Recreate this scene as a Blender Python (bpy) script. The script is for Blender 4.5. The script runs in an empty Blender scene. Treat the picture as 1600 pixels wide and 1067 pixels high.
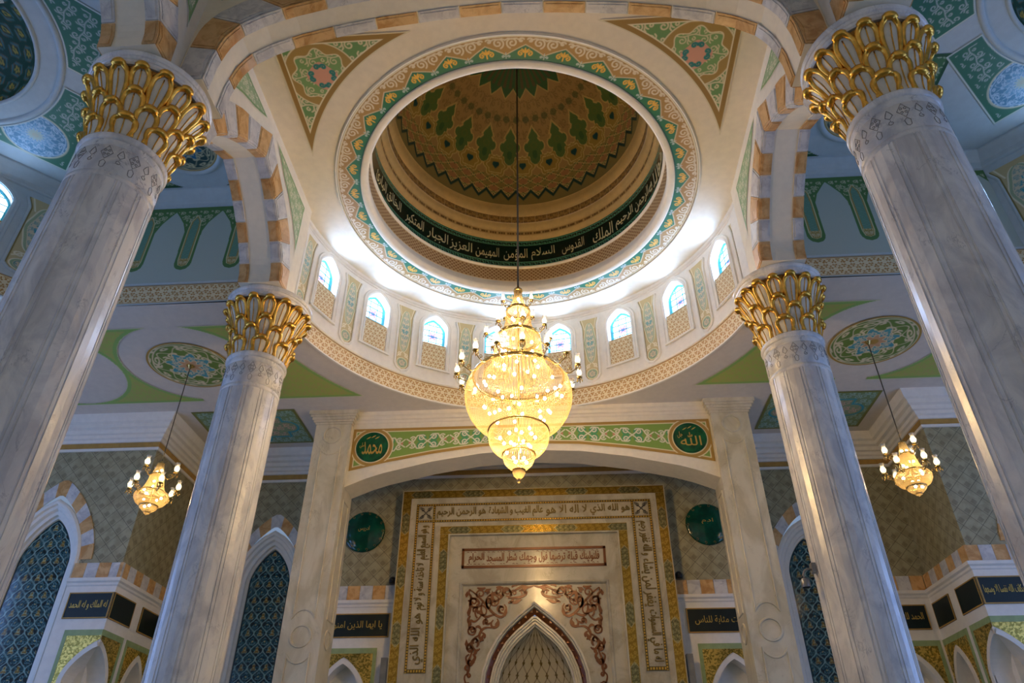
import bpy, math, random
import numpy as np
from mathutils import Vector, Matrix

random.seed(7)
np.random.seed(7)
PI = math.pi
sc = bpy.context.scene
COL = sc.collection


def lin(h):
    h = h.lstrip('#')
    o = []
    for i in (0, 2, 4):
        c = int(h[i:i + 2], 16) / 255
        o.append(c / 12.92 if c <= .04045 else ((c + .055) / 1.055) ** 2.4)
    return tuple(o)


def A3(h):
    return np.array(lin(h))


# ------------------------------------------------------------------ materials
class Nodes:
    def __init__(s, name):
        s.m = bpy.data.materials.new(name)
        s.m.use_nodes = True
        s.t = s.m.node_tree
        s.t.nodes.clear()
        s.out = s.t.nodes.new('ShaderNodeOutputMaterial')
        s.b = s.t.nodes.new('ShaderNodeBsdfPrincipled')
        s.t.links.new(s.b.outputs[0], s.out.inputs[0])

    def add(s, typ):
        return s.t.nodes.new(typ)

    def put(s, sock, v):
        if hasattr(v, 'links'):
            s.t.links.new(v, sock)
        else:
            if isinstance(v, tuple) and len(v) == 3 and sock.type == 'RGBA':
                v = (*v, 1)
            sock.default_value = v

    def math(s, op, a, b=0.0, c=0.0, clamp=False):
        n = s.add('ShaderNodeMath')
        n.operation = op
        n.use_clamp = clamp
        s.put(n.inputs[0], a)
        s.put(n.inputs[1], b)
        s.put(n.inputs[2], c)
        return n.outputs[0]

    def mix(s, f, a, b):
        n = s.add('ShaderNodeMix')
        n.data_type = 'RGBA'
        s.put(n.inputs[0], f)
        s.put(n.inputs[6], a)
        s.put(n.inputs[7], b)
        return n.outputs[2]

    def coord(s):
        return s.add('ShaderNodeTexCoord').outputs['Object']

    def scaled(s, vec, sx, sy, sz):
        n = s.add('ShaderNodeMapping')
        n.inputs['Scale'].default_value = (sx, sy, sz)
        s.put(n.inputs[0], vec)
        return n.outputs[0]

    def xyz(s, vec):
        n = s.add('ShaderNodeSeparateXYZ')
        s.put(n.inputs[0], vec)
        return n.outputs

    def noise(s, vec, scale, detail=4, rough=.55, dist=0.0):
        n = s.add('ShaderNodeTexNoise')
        s.put(n.inputs['Vector'], vec)
        n.inputs['Scale'].default_value = scale
        n.inputs['Detail'].default_value = detail
        n.inputs['Roughness'].default_value = rough
        n.inputs['Distortion'].default_value = dist
        return n.outputs[0]

    def smooth(s, x, a, b):
        n = s.add('ShaderNodeMapRange')
        n.interpolation_type = 'SMOOTHSTEP'
        s.put(n.inputs[0], x)
        n.inputs[1].default_value = a
        n.inputs[2].default_value = b
        n.inputs[3].default_value = 0
        n.inputs[4].default_value = 1
        return n.outputs[0]

    def bump(s, h, strength, dist=.02):
        n = s.add('ShaderNodeBump')
        n.inputs['Strength'].default_value = strength
        n.inputs['Distance'].default_value = dist
        s.put(n.inputs['Height'], h)
        s.put(s.b.inputs['Normal'], n.outputs[0])

    def set(s, **k):
        names = dict(col='Base Color', rough='Roughness', metal='Metallic', spec='Specular IOR Level',
                     emit='Emission Color', es='Emission Strength', trans='Transmission Weight', coat='Coat Weight')
        for a, v in k.items():
            s.put(s.b.inputs[names[a]], v)
        return s.m


def simple(name, h, rough=.5, metal=0.0, var=.06, scale=6.0, **k):
    n = Nodes(name)
    base = lin(h) if isinstance(h, str) else h
    f = n.noise(n.coord(), scale, 3)
    dark = tuple(c * (1 - var * 2) for c in base)
    lite = tuple(min(1, c * (1 + var)) for c in base)
    return n.set(col=n.mix(n.smooth(f, .3, .7), dark, lite), rough=rough, metal=metal, **k)


def marble(name, base, cloud, vein, scale=1.0, stretch=(1, 1, 1), rough=.28, veins=.75, spec=.5):
    n = Nodes(name)
    v = n.scaled(n.coord(), *stretch)
    c = n.noise(v, 1.6 * scale, 6, .6, .8)
    col = n.mix(n.smooth(c, .38, .66), lin(base), lin(cloud))
    r = n.noise(v, 2.3 * scale, 7, .62, 1.3)
    ridge = n.math('ABSOLUTE', n.math('SUBTRACT', r, .5))
    line = n.math('SUBTRACT', 1.0, n.smooth(ridge, .0, .022))
    gate = n.smooth(n.noise(v, 2.6 * scale, 2), .5, .66)
    fac = n.math('MULTIPLY', n.math('MULTIPLY', line, gate), veins)
    return n.set(col=n.mix(fac, col, lin(vein)), rough=rough, spec=spec)


MAT = {}
MAT['plaster'] = simple('cream_plaster', '#EEE4CC', .75, var=.02)
MAT['pale'] = simple('pale_plaster', '#C6D0D0', .75, var=.02)
MAT['white'] = simple('white_stucco', '#EFE9DC', .6, var=.02)
MAT['floor'] = simple('green_carpet', '#7C8468', .95, var=.1)
MAT['shaft'] = marble('column_marble', '#F1EEE8', '#CDCCCC', '#7A7C86', 1.5, (1.0, 1.0, .45), .22, .4)
MAT['collar'] = marble('carved_marble', '#EAE7E0', '#C6C6C8', '#70717A', 1.6, (1, 1, .8), .3)
MAT['vgray'] = marble('grey_voussoir_marble', '#DAD7D1', '#BDBBB9', '#8A8B92', 2.2, (1, 1, 1), .3)
MAT['vbrown'] = marble('tan_voussoir_marble', '#DDB277', '#C38E4E', '#8A5F30', 2.2, (1, 1, 1), .3, .5)
MAT['cream_marble'] = marble('cream_marble', '#DDD3B8', '#C6BA9A', '#A3967A', 1.0, (1, 1, .6), .28, .5)
MAT['portal'] = marble('portal_marble', '#BFB599', '#A99E82', '#857A60', 1.1, (1, 1, .7), .16, .55)
MAT['petal'] = simple('petal_enamel', '#E2DBC6', .35, var=.03)
MAT['gold'] = simple('gold_leaf', (.90, .50, .09), .28, 1.0, var=.12, scale=9)
MAT['brass'] = simple('brass', (.62, .43, .15), .22, 1.0, var=.1, scale=9)
MAT['groove'] = simple('incised_line', '#4C4636', .7)
MAT['carved'] = simple('carved_line', '#85817A', .6)
MAT['warm_plaster'] = simple('warm_plaster', '#F0E4CA', .75, var=.02)
MAT['rose_plaster'] = simple('rose_plaster', '#E0D6C8', .75, var=.02)
MAT['roundel_green'] = simple('bottle_green_glass', '#0A4A38', .1, var=.2, scale=3)
MAT['gilt_text'] = simple('gilt_lettering', '#D9B65C', .35, .55)
MAT['pale_text'] = simple('pale_gold_lettering', '#D8CFA0', .45, .2)
MAT['bronze_text'] = simple('olive_gold_lettering', '#7A6630', .4, .4)
MAT['brown_inlay'] = simple('brown_inlay', '#74400F', .3, .15)
MAT['dark_green'] = simple('dark_green_glass', '#031A12', .5, var=.15, scale=3)
MAT['disc_green'] = simple('emerald_enamel', '#0B5A32', .15, var=.22, scale=4)
MAT['tan'] = simple('tan_paint', '#B78F45', .6)
MAT['gold_paint'] = simple('gold_paint', '#B07A28', .38, .5)
MAT['dome_tan'] = simple('dome_tan_plaster', '#C8A868', .6, var=.04)
MAT['sage'] = simple('sage_paint', '#9DB079', .6)
MAT['black'] = simple('black_plastic', '#0B0B0C', .35)
MAT['greymetal'] = simple('grey_metal', '#8D8D8C', .4, .6)
MAT['lens'] = simple('lens_glass', '#16181c', .08)


def m_painted():
    n = Nodes('painted_ornament')
    a = n.add('ShaderNodeAttribute')
    a.attribute_name = 'Col'
    return n.set(col=a.outputs['Color'], rough=.55)


def m_painted_gloss():
    n = Nodes('glazed_ornament')
    a = n.add('ShaderNodeAttribute')
    a.attribute_name = 'Col'
    return n.set(col=a.outputs['Color'], rough=.14)


def m_tile():
    n = Nodes('diagonal_tile')
    x, y, z = n.xyz(n.coord())
    u = n.math('ADD', x, y)
    a = n.math('FRACT', n.math('DIVIDE', n.math('ADD', u, z), .48))
    b = n.math('FRACT', n.math('DIVIDE', n.math('SUBTRACT', u, z), .48))
    f = n.noise(n.coord(), 5, 4)
    base = n.mix(n.smooth(f, .35, .65), lin('#9A9270'), lin('#ABA482'))
    inner = n.math('MULTIPLY', n.math('MULTIPLY', n.smooth(a, .1, .12), n.math('SUBTRACT', 1.0, n.smooth(a, .48, .5))),
                   n.math('MULTIPLY', n.smooth(b, .5, .52), n.math('SUBTRACT', 1.0, n.smooth(b, .88, .9))))
    col = n.mix(n.math('MULTIPLY', inner, .5), base, lin('#6E6649'))
    col = n.mix(n.math('MULTIPLY', n.math('SUBTRACT', 1.0, n.smooth(n.math('MINIMUM', a, b), .0, .06)), .95), col, lin('#494431'))
    return n.set(col=col, rough=.3)


def m_mosaic():
    n = Nodes('gold_mosaic')
    v = n.add('ShaderNodeTexVoronoi')
    n.put(v.inputs['Vector'], n.coord())
    v.inputs['Scale'].default_value = 26
    c = n.xyz(v.outputs['Color'])[0]
    col = n.mix(n.smooth(c, .2, .8), (.30, .22, .04), (.78, .55, .13))
    n.bump(c, .5, .01)
    return n.set(col=col, rough=.3, metal=.8)


def m_bead():
    n = Nodes('crystal_beads')
    f = n.noise(n.coord(), 60, 2)
    tr = n.add('ShaderNodeBsdfTranslucent')
    n.put(tr.inputs[0], (.25, .19, .095))
    df = n.add('ShaderNodeBsdfDiffuse')
    n.put(df.inputs[0], (.25, .19, .095))
    mx = n.add('ShaderNodeMixShader')
    mx.inputs[0].default_value = .5
    n.t.links.new(tr.outputs[0], mx.inputs[1])
    n.t.links.new(df.outputs[0], mx.inputs[2])
    gl = n.add('ShaderNodeBsdfGlossy')
    gl.inputs['Roughness'].default_value = .12
    n.put(gl.inputs[0], (1, .95, .8))
    m2 = n.add('ShaderNodeMixShader')
    n.put(m2.inputs[0], n.math('MULTIPLY', n.smooth(f, .45, .7), .25))
    n.t.links.new(mx.outputs[0], m2.inputs[1])
    n.t.links.new(gl.outputs[0], m2.inputs[2])
    n.t.links.new(m2.outputs[0], n.out.inputs[0])
    n.t.nodes.remove(n.b)
    return n.m


def m_emit(name, col, s):
    n = Nodes(name)
    return n.set(col=col, emit=col, es=s, rough=.3)


MAT['painted'] = m_painted()
MAT['glazed'] = m_painted_gloss()
MAT['tile'] = m_tile()
MAT['mosaic'] = m_mosaic()
MAT['bead'] = m_bead()
MAT['bulb'] = m_emit('lit_bulb', (1.0, .86, .55), 26)
MAT['candle'] = m_emit('lit_candle_bulb', (1.0, .84, .55), 14)
MAT['blueframe'] = simple('turquoise_window_frame', '#2FA6B8', .45)


def m_shade():
    n = Nodes('clear_lamp_glass')
    g = n.add('ShaderNodeBsdfGlossy')
    g.inputs['Roughness'].default_value = .05
    t = n.add('ShaderNodeBsdfTransparent')
    d = n.add('ShaderNodeBsdfTranslucent')
    n.put(d.inputs[0], (1, .93, .8))
    m1 = n.add('ShaderNodeMixShader')
    m1.inputs[0].default_value = .45
    n.t.links.new(t.outputs[0], m1.inputs[1])
    n.t.links.new(d.outputs[0], m1.inputs[2])
    m2 = n.add('ShaderNodeMixShader')
    m2.inputs[0].default_value = .12
    n.t.links.new(m1.outputs[0], m2.inputs[1])
    n.t.links.new(g.outputs[0], m2.inputs[2])
    n.t.links.new(m2.outputs[0], n.out.inputs[0])
    n.t.nodes.remove(n.b)
    return n.m


MAT['shade'] = m_shade()


def m_pane():
    # daylight-lit stained glass: pale panes, with a painted flower from the vertex colour
    n = Nodes('stained_glass')
    a = n.add('ShaderNodeAttribute')
    a.attribute_name = 'Col'
    return n.set(col=(.02, .02, .02), emit=a.outputs['Color'], es=PANE, rough=.1)


PANE = 3.2
MAT['pane'] = m_pane()


# ------------------------------------------------------------------ mesh builder
class MB:
    def __init__(s):
        s.v, s.f, s.mi, s.sm = [], [], [], []

    def vert(s, p):
        s.v.append((float(p[0]), float(p[1]), float(p[2])))
        return len(s.v) - 1

    def face(s, idx, mi=0, sm=False):
        s.f.append(tuple(idx))
        s.mi.append(mi)
        s.sm.append(sm)

    def poly(s, pts, mi=0, sm=False):
        s.face([s.vert(p) for p in pts], mi, sm)

    def grid(s, rows, mi=0, sm=True, wrap=False, wrapv=False):
        idx = [[s.vert(p) for p in r] for r in rows]
        nr = len(idx)
        for i in range(nr if wrapv else nr - 1):
            a, b = idx[i], idx[(i + 1) % nr]
            n = len(a)
            for j in range(n if wrap else n - 1):
                k = (j + 1) % n
                s.face((a[j], a[k], b[k], b[j]), mi, sm)
        return idx

    def box(s, x0, x1, y0, y1, z0, z1, mi=0):
        p = [s.vert((x, y, z)) for z in (z0, z1) for y in (y0, y1) for x in (x0, x1)]
        for f in ((0, 2, 3, 1), (4, 5, 7, 6), (0, 1, 5, 4), (2, 6, 7, 3), (0, 4, 6, 2), (1, 3, 7, 5)):
            s.face([p[i] for i in f], mi)

    def mbox(s, mp, u0, u1, z0, z1, d0, d1, mi=0):
        s.prism([(u0, z0), (u1, z0), (u1, z1), (u0, z1)], mp, d0, d1, mi)

    def prism(s, poly, mp, d0, d1, mi=0, back=True):
        n = len(poly)
        a = [s.vert(mp(u, z, d0)) for u, z in poly]
        b = [s.vert(mp(u, z, d1)) for u, z in poly]
        s.face(b, mi)
        if back:
            s.face(a[::-1], mi)
        for i in range(n):
            j = (i + 1) % n
            s.face((a[i], a[j], b[j], b[i]), mi)

    def lathe(s, prof, n=32, c=(0, 0, 0), mi=0, sm=True, a0=0, a1=2 * PI):
        full = abs(a1 - a0 - 2 * PI) < 1e-6
        rows = []
        for r, z in prof:
            rows.append([(c[0] + r * math.cos(a0 + (a1 - a0) * k / n), c[1] + r * math.sin(a0 + (a1 - a0) * k / n), c[2] + z)
                         for k in range(n if full else n + 1)])
        return s.grid(rows, mi, sm, wrap=full)

    def tube(s, pts, r, n=8, mi=0, closed=False, sm=True, cap=True):
        P = [Vector(p) for p in pts]
        m = len(P)
        rr = r if hasattr(r, '__len__') else [r] * m
        rows = []
        up = None
        for i in range(m):
            if closed:
                t = (P[(i + 1) % m] - P[i - 1])
            else:
                t = P[min(i + 1, m - 1)] - P[max(i - 1, 0)]
            if t.length < 1e-9:
                t = Vector((0, 0, 1))
            t.normalize()
            if up is None:
                up = Vector((0, 0, 1)) if abs(t.z) < .9 else Vector((1, 0, 0))
            x = up - t * up.dot(t)
            if x.length < 1e-6:
                x = t.orthogonal()
            x.normalize()
            up = x
            y = t.cross(x)
            rows.append([P[i] + (x * math.cos(2 * PI * k / n) + y * math.sin(2 * PI * k / n)) * rr[i] for k in range(n)])
        idx = s.grid(rows, mi, sm, wrap=True, wrapv=closed)
        if cap and not closed:
            s.face(idx[0][::-1], mi)
            s.face(idx[-1], mi)

    def ribbon(s, pts, w, mp, d0, d1, mi=0, closed=False):
        # raised strip along a 2-D path in a mapped plane; w may vary along it
        n = len(pts)
        P = [np.array(p, float) for p in pts]
        ww = w if hasattr(w, '__len__') else [w] * n
        L, R = [], []
        for i in range(n):
            t = P[(i + 1) % n] - P[i - 1] if closed else P[min(i + 1, n - 1)] - P[max(i - 1, 0)]
            l = np.hypot(*t) or 1
            nx = np.array((-t[1], t[0])) / l
            L.append(P[i] + nx * ww[i] / 2)
            R.append(P[i] - nx * ww[i] / 2)
        rows = [[mp(*L[i], d0), mp(*L[i], d1), mp(*R[i], d1), mp(*R[i], d0)] for i in range(n)]
        s.grid(rows, mi, False, wrapv=closed)

    def mould(s, path, prof, mp, mi=0, closed=False, sm=False, flip=1):
        # moulding: path in a mapped plane, profile of (outward offset in plane, height off plane)
        n = len(path)
        P = [np.array(p, float) for p in path]
        rows = []
        for i in range(n):
            a = P[i] - P[i - 1] if (closed or i > 0) else P[1] - P[0]
            b = P[(i + 1) % n] - P[i] if (closed or i < n - 1) else a
            a = a / (np.hypot(*a) or 1)
            b = b / (np.hypot(*b) or 1)
            na, nb = np.array((-a[1], a[0])), np.array((-b[1], b[0]))
            m = na + nb
            l = np.hypot(*m)
            m = m / l if l > 1e-6 else na
            k = 1 / max(.35, float(m @ na))
            rows.append([mp(*(P[i] + m * k * o * flip), d) for o, d in prof])
        s.grid(rows, mi, sm, wrapv=closed)

    def build(s, name, mats, parent=None, loc=None, link=True):
        me = bpy.data.meshes.new(name)
        me.from_pydata(s.v, [], s.f)
        if not isinstance(mats, (list, tuple)):
            mats = [mats]
        for m in mats:
            me.materials.append(MAT[m] if isinstance(m, str) else m)
        me.polygons.foreach_set('material_index', s.mi)
        me.polygons.foreach_set('use_smooth', s.sm)
        me.update()
        return link_obj(name, me, parent, loc)


def link_obj(name, data, parent=None, loc=None):
    o = bpy.data.objects.new(name, data)
    COL.objects.link(o)
    if parent is not None:
        o.parent = parent
    if loc:
        o.location = loc
    return o


def thing(name, label, cat, loc=(0, 0, 0), group=None, rz=0.0):
    o = bpy.data.objects.new(name, None)
    COL.objects.link(o)
    o.location = loc
    o.rotation_euler = (0, 0, rz)
    o.empty_display_size = .2
    return tag(o, label, cat, group)


def tag(o, label, cat, group=None):
    o['label'] = label
    o['category'] = cat
    if group:
        o['group'] = group
    return o


def struct(o):
    o['kind'] = 'structure'
    return o


def copy_tree(o, parent=None):
    c = o.copy()
    COL.objects.link(c)
    if parent is not None:
        c.parent = parent
    for ch in list(o.children):
        copy_tree(ch, c)
    return c


# ------------------------------------------------------------------ painted grids (pigment as vertex colour)
def paint(name, nu, nv, pos, col, parent=None, mat='painted', mask=None, wrap=False):
    u = np.linspace(0, 1, nu)
    v = np.linspace(0, 1, nv)
    if wrap:
        u = np.linspace(0, 1, nu + 1)[:-1]
    U, V = np.meshgrid(u, v)
    U, V = U.ravel(), V.ravel()
    P = np.stack(pos(U, V), 1)
    C = np.clip(col(U, V), 0, 1)
    i = np.arange(nu if wrap else nu - 1)
    j = np.arange(nv - 1)
    I, J = np.meshgrid(i, j)
    I, J = I.ravel(), J.ravel()
    I2 = (I + 1) % nu
    F = np.stack([J * nu + I, J * nu + I2, (J + 1) * nu + I2, (J + 1) * nu + I], 1)
    if mask is not None:
        k = mask(U, V)
        F = F[k[F].all(1)]
        used = np.unique(F)
        re = np.full(len(P), -1)
        re[used] = np.arange(len(used))
        P, C, F = P[used], C[used], re[F]
    me = bpy.data.meshes.new(name)
    me.vertices.add(len(P))
    me.vertices.foreach_set('co', P.astype(np.float32).ravel())
    me.loops.add(F.size)
    me.loops.foreach_set('vertex_index', F.astype(np.int32).ravel())
    me.polygons.add(len(F))
    me.polygons.foreach_set('loop_start', np.arange(0, F.size, 4, dtype=np.int32))
    me.polygons.foreach_set('use_smooth', np.ones(len(F), bool))
    at = me.color_attributes.new('Col', 'FLOAT_COLOR', 'POINT')
    at.data.foreach_set('color', np.concatenate([C, np.ones((len(C), 1))], 1).astype(np.float32).ravel())
    me.materials.append(MAT[mat])
    me.update(calc_edges=True)
    me.validate()
    return link_obj(name, me, parent)


def canvas(n, h):
    return np.tile(A3(h), (n, 1))


def over(C, m, h):
    # m in 0..1
    m = np.clip(m, 0, 1)[:, None]
    return C * (1 - m) + A3(h) * m


def sstep(x, a, b):
    t = np.clip((x - a) / (b - a), 0, 1)
    return t * t * (3 - 2 * t)


def line(d, w, aa):
    return 1 - sstep(d, w / 2 - aa / 2, w / 2 + aa / 2)


def dseg(X, Y, poly):
    d = np.full(len(X), 1e9)
    for (ax, ay), (bx, by) in zip(poly[:-1], poly[1:]):
        vx, vy = bx - ax, by - ay
        L = vx * vx + vy * vy or 1e-12
        t = np.clip(((X - ax) * vx + (Y - ay) * vy) / L, 0, 1)
        d = np.minimum(d, (X - ax - t * vx) ** 2 + (Y - ay - t * vy) ** 2)
    return np.sqrt(d)


def spiral(cx, cy, r, a0, turns, sgn=1, n=14, k=.8):
    o = []
    for i in range(n + 1):
        t = i / n
        a = a0 + sgn * 2 * PI * turns * t
        q = r * (1 - k * t)
        o.append((cx + q * math.cos(a), cy + q * math.sin(a)))
    return o


def make_scroll_table(n=160):
    # periodic distance field of a running vine with paired scrolls (unit cell)
    g = (np.arange(n) + .5) / n
    X, Y = [a.ravel() for a in np.meshgrid(g, g)]
    vine = [(t / 12, .05 * math.sin(2 * PI * t / 12)) for t in range(13)]
    polys = [vine, spiral(.25, .25, .20, -PI / 2, 1.15, 1, 20, .74), spiral(.75, -.25, .20, PI / 2, 1.15, -1, 20, .74),
             spiral(.75, .17, .10, -PI / 2, .85, 1, 10, .6), spiral(.25, -.17, .10, PI / 2, .85, -1, 10, .6),
             [(.5, .02), (.52, .2), (.5, .36), (.56, .44)], [(0, -.02), (-.02, -.2), (0, -.36), (-.06, -.44)],
             [(.52, .2), (.6, .3), (.66, .32)], [(-.02, -.2), (-.1, -.3), (-.16, -.32)]]
    d = np.full(len(X), 9.)
    for p in polys:
        for ox in (-1, 0, 1):
            for oy in (-1, 0, 1):
                d = np.minimum(d, dseg(X, Y, [(a + ox, b + oy) for a, b in p]))
    return d.reshape(n, n)


T_SCROLL = make_scroll_table()


def scroll(x, y, s):
    n = T_SCROLL.shape[0]
    fx = (x / s) % 1 * n
    fy = (y / s) % 1 * n
    i0, j0 = np.floor(fx).astype(int) % n, np.floor(fy).astype(int) % n
    i1, j1 = (i0 + 1) % n, (j0 + 1) % n
    a, b = fx - np.floor(fx), fy - np.floor(fy)
    T = T_SCROLL
    return s * ((T[j0, i0] * (1 - a) + T[j0, i1] * a) * (1 - b) + (T[j1, i0] * (1 - a) + T[j1, i1] * a) * b)


def scr(x, y, s, aa):
    return line(scroll(x, y, s), .055 * s, aa)


def hexcell(x, y, s):
    # distance from nearest centre of a triangular lattice of pitch s, plus angle
    h = s * math.sqrt(3)
    best = np.full(len(x), 9.)
    ang = np.zeros(len(x))
    for ox, oy in ((0, 0), (s / 2, h / 2)):
        dx = (x - ox + s / 2) % s - s / 2
        dy = (y - oy + h / 2) % h - h / 2
        r = np.hypot(dx, dy)
        m = r < best
        best = np.where(m, r, best)
        ang = np.where(m, np.arctan2(dy, dx), ang)
    return best, ang


def lattice_cols(x, z, s, aa, ground='#ECDDB4', goldc='#B87C22', dark='#8C5B1D'):
    # gilded star lattice: pale stars ringed by gold strapwork
    r, a = hexcell(x, z, s)
    C = canvas(len(x), ground)
    star = s * (.33 + .045 * np.cos(6 * a))
    ring2 = s * .50
    C = over(C, sstep(r, star - aa, star + aa), goldc)
    # small pale kites round each star
    kite = np.abs(((a * 6 / (2 * PI)) % 1) - .5)
    inner = (r > s * .385) & (r < s * .50) & (kite > .16)
    C = over(C, inner * 1.0, ground)
    k2 = (r > s * .52)
    C = over(C, k2 * .9, '#E2CE9C')
    return C


def rosette(x, y, R, aa, n=8, pal=('#B58A3A', '#4E7A34', '#D9C79A', '#2F7F86', '#C98F6A')):
    r = np.hypot(x, y) / R
    a = np.arctan2(y, x)
    C = canvas(len(x), pal[1])
    aa = aa / R
    d = scroll(a / (2 * PI) * n * .35, r * 1.6, .7)
    C = over(C, line(d, .05, aa * 1.2), pal[2])
    petal = .70 + .1 * np.cos(n * a)
    C = over(C, line(np.abs(r - petal), .03, aa), pal[2])
    p2 = .48 + .09 * np.cos(n * a + PI)
    C = over(C, (r < p2) * 1., pal[3])
    d2 = scroll(a / (2 * PI) * n * .7, r * 2.4, .7)
    C = over(C, (r < p2) * line(d2, .05, aa * 2), pal[2])
    C = over(C, line(np.abs(r - p2), .03, aa), pal[2])
    p3 = .24 + .05 * np.cos(n * a)
    C = over(C, (r < p3) * 1., pal[4])
    C = over(C, line(np.abs(r - p3), .03, aa), pal[2])
    C = over(C, (r < .1) * 1., pal[0])
    C = over(C, (r > .94) * 1., pal[0])
    C = over(C, line(np.abs(r - .94), .018, aa), '#E9DDB8')
    return C


# ------------------------------------------------------------------ Arabic lettering
_F = {0x621: (0xFE80, 1), 0x622: (0xFE81, 2), 0x623: (0xFE83, 2), 0x624: (0xFE85, 2), 0x625: (0xFE87, 2), 0x626: (0xFE89, 4),
      0x627: (0xFE8D, 2), 0x628: (0xFE8F, 4), 0x629: (0xFE93, 2), 0x62A: (0xFE95, 4), 0x62B: (0xFE99, 4), 0x62C: (0xFE9D, 4),
      0x62D: (0xFEA1, 4), 0x62E: (0xFEA5, 4), 0x62F: (0xFEA9, 2), 0x630: (0xFEAB, 2), 0x631: (0xFEAD, 2), 0x632: (0xFEAF, 2),
      0x633: (0xFEB1, 4), 0x634: (0xFEB5, 4), 0x635: (0xFEB9, 4), 0x636: (0xFEBD, 4), 0x637: (0xFEC1, 4), 0x638: (0xFEC5, 4),
      0x639: (0xFEC9, 4), 0x63A: (0xFECD, 4), 0x641: (0xFED1, 4), 0x642: (0xFED5, 4), 0x643: (0xFED9, 4), 0x644: (0xFEDD, 4),
      0x645: (0xFEE1, 4), 0x646: (0xFEE5, 4), 0x647: (0xFEE9, 4), 0x648: (0xFEED, 2), 0x649: (0xFEEF, 2), 0x64A: (0xFEF1, 4)}


def shape(s):
    out = []
    i = 0
    prev = False
    while i < len(s):
        c = ord(s[i])
        if c not in _F:
            out.append(s[i])
            prev = False
            i += 1
            continue
        if c == 0x644 and i + 1 < len(s) and ord(s[i + 1]) in (0x627, 0x623, 0x625):
            base = {0x627: 0xFEFB, 0x623: 0xFEF7, 0x625: 0xFEF9}[ord(s[i + 1])]
            out.append(chr(base + (1 if prev else 0)))
            prev = False
            i += 2
            continue
        b, n = _F[c]
        nxt = i + 1 < len(s) and ord(s[i + 1]) in _F and _F[ord(s[i + 1])][1] >= 2
        if n == 4:
            k = (3 if nxt else 1) if prev else (2 if nxt else 0)
            prev = nxt
        elif n == 2:
            k = 1 if prev else 0
            prev = False
        else:
            k = 0
            prev = False
        out.append(chr(b + k))
        i += 1
    return ''.join(out[::-1])


_TC = {}


def text2d(s):
    # flat outline mesh of the lettering: (points, faces), width normalised to its own box
    if s in _TC:
        return _TC[s]
    cu = bpy.data.curves.new('lettering', 'FONT')
    cu.body = shape(s)
    cu.resolution_u = 2
    o = bpy.data.objects.new('lettering', cu)
    COL.objects.link(o)
    bpy.context.view_layer.update()
    me = bpy.data.meshes.new_from_object(o.evaluated_get(bpy.context.evaluated_depsgraph_get()))
    V = np.array([v.co[:2] for v in me.vertices])
    F = [tuple(p.vertices) for p in me.polygons]
    bpy.data.objects.remove(o)
    bpy.data.curves.remove(cu)
    bpy.data.meshes.remove(me)
    _TC[s] = (V, F)
    return V, F


def letter(mb, s, mp, u0, u1, z0, z1, d=.02, mi=0, bold=0.0, keep=False, squeeze=1.0):
    if bold:
        for k, (a, b) in enumerate(((-bold, 0), (bold, 0), (0, -bold), (0, bold))):
            letter(mb, s, mp, u0 + a, u1 + a, z0 + b, z1 + b, d + .0004 * k, mi)
    # lettering filling the box u0..u1, z0..z1 of a mapped plane, raised by d
    V, F = text2d(s)
    lo, hi = V.min(0), V.max(0)
    w, h = hi - lo
    su, sz = (u1 - u0) / w, (z1 - z0) / h
    if keep:
        k = min(su, sz)
        cu, cz = (u0 + u1) / 2, (z0 + z1) / 2
        su, sz = k * squeeze, k
        u0, z0 = cu - w * su / 2, cz - h * sz / 2
    Q = (V - lo) * (su, sz) + (u0, z0)
    base = len(mb.v)
    for q in Q:
        mb.vert(mp(q[0], q[1], d))
    cnt = {}
    for f in F:
        mb.face([base + i for i in f], mi)
        for a, b in zip(f, f[1:] + f[:1]):
            cnt[(a, b)] = 1
    b2 = len(mb.v)
    for q in Q:
        mb.vert(mp(q[0], q[1], 0.0))
    for a, b in cnt:
        if (b, a) not in cnt:
            mb.face((base + a, b2 + a, b2 + b, base + b), mi)


# plane maps: (u, z, d) -> 3-D, d towards the viewer
def front(y):
    return lambda u, z, d: (u, y - d, z)


def sideface(x, s):
    # wall at x facing the nave axis; s = -1 for the left wall (faces +x)
    return lambda u, z, d: (x - s * d, u, z)


def cylface(R, cx=0.0, cy=0.0):
    # inside of a drum; u = arc length measured clockwise from the +y direction
    return lambda u, z, d: (cx + (R - d) * math.sin(u / R), cy + (R - d) * math.cos(u / R), z)


def arch_pts(cx, hw, spring, apex, n=16, p=1.25, q=.6, base=None):
    o = []
    for i in range(-n, n + 1):
        s = math.sin(i / n * PI / 2)
        g = max(0, 1 - abs(s) ** p) ** q
        o.append((cx + hw * s, spring + (apex - spring) * g))
    if base is not None:
        o = [(cx - hw, base)] + o + [(cx + hw, base)]
    return o


def resample(pts, n):
    P = np.array(pts, float)
    L = np.concatenate([[0], np.cumsum(np.hypot(*(P[1:] - P[:-1]).T))])
    t = np.linspace(0, L[-1], n)
    return np.stack([np.interp(t, L, P[:, 0]), np.interp(t, L, P[:, 1])], 1)


def chaikin(pts, k=2):
    for _ in range(k):
        o = [pts[0]]
        for a, b in zip(pts[:-1], pts[1:]):
            o.append((.75 * a[0] + .25 * b[0], .75 * a[1] + .25 * b[1]))
            o.append((.25 * a[0] + .75 * b[0], .25 * a[1] + .75 * b[1]))
        o.append(pts[-1])
        pts = o
    return pts


def interp_z(curve):
    P = np.array(sorted(curve))
    return lambda x: float(np.interp(x, P[:, 0], P[:, 1]))


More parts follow.
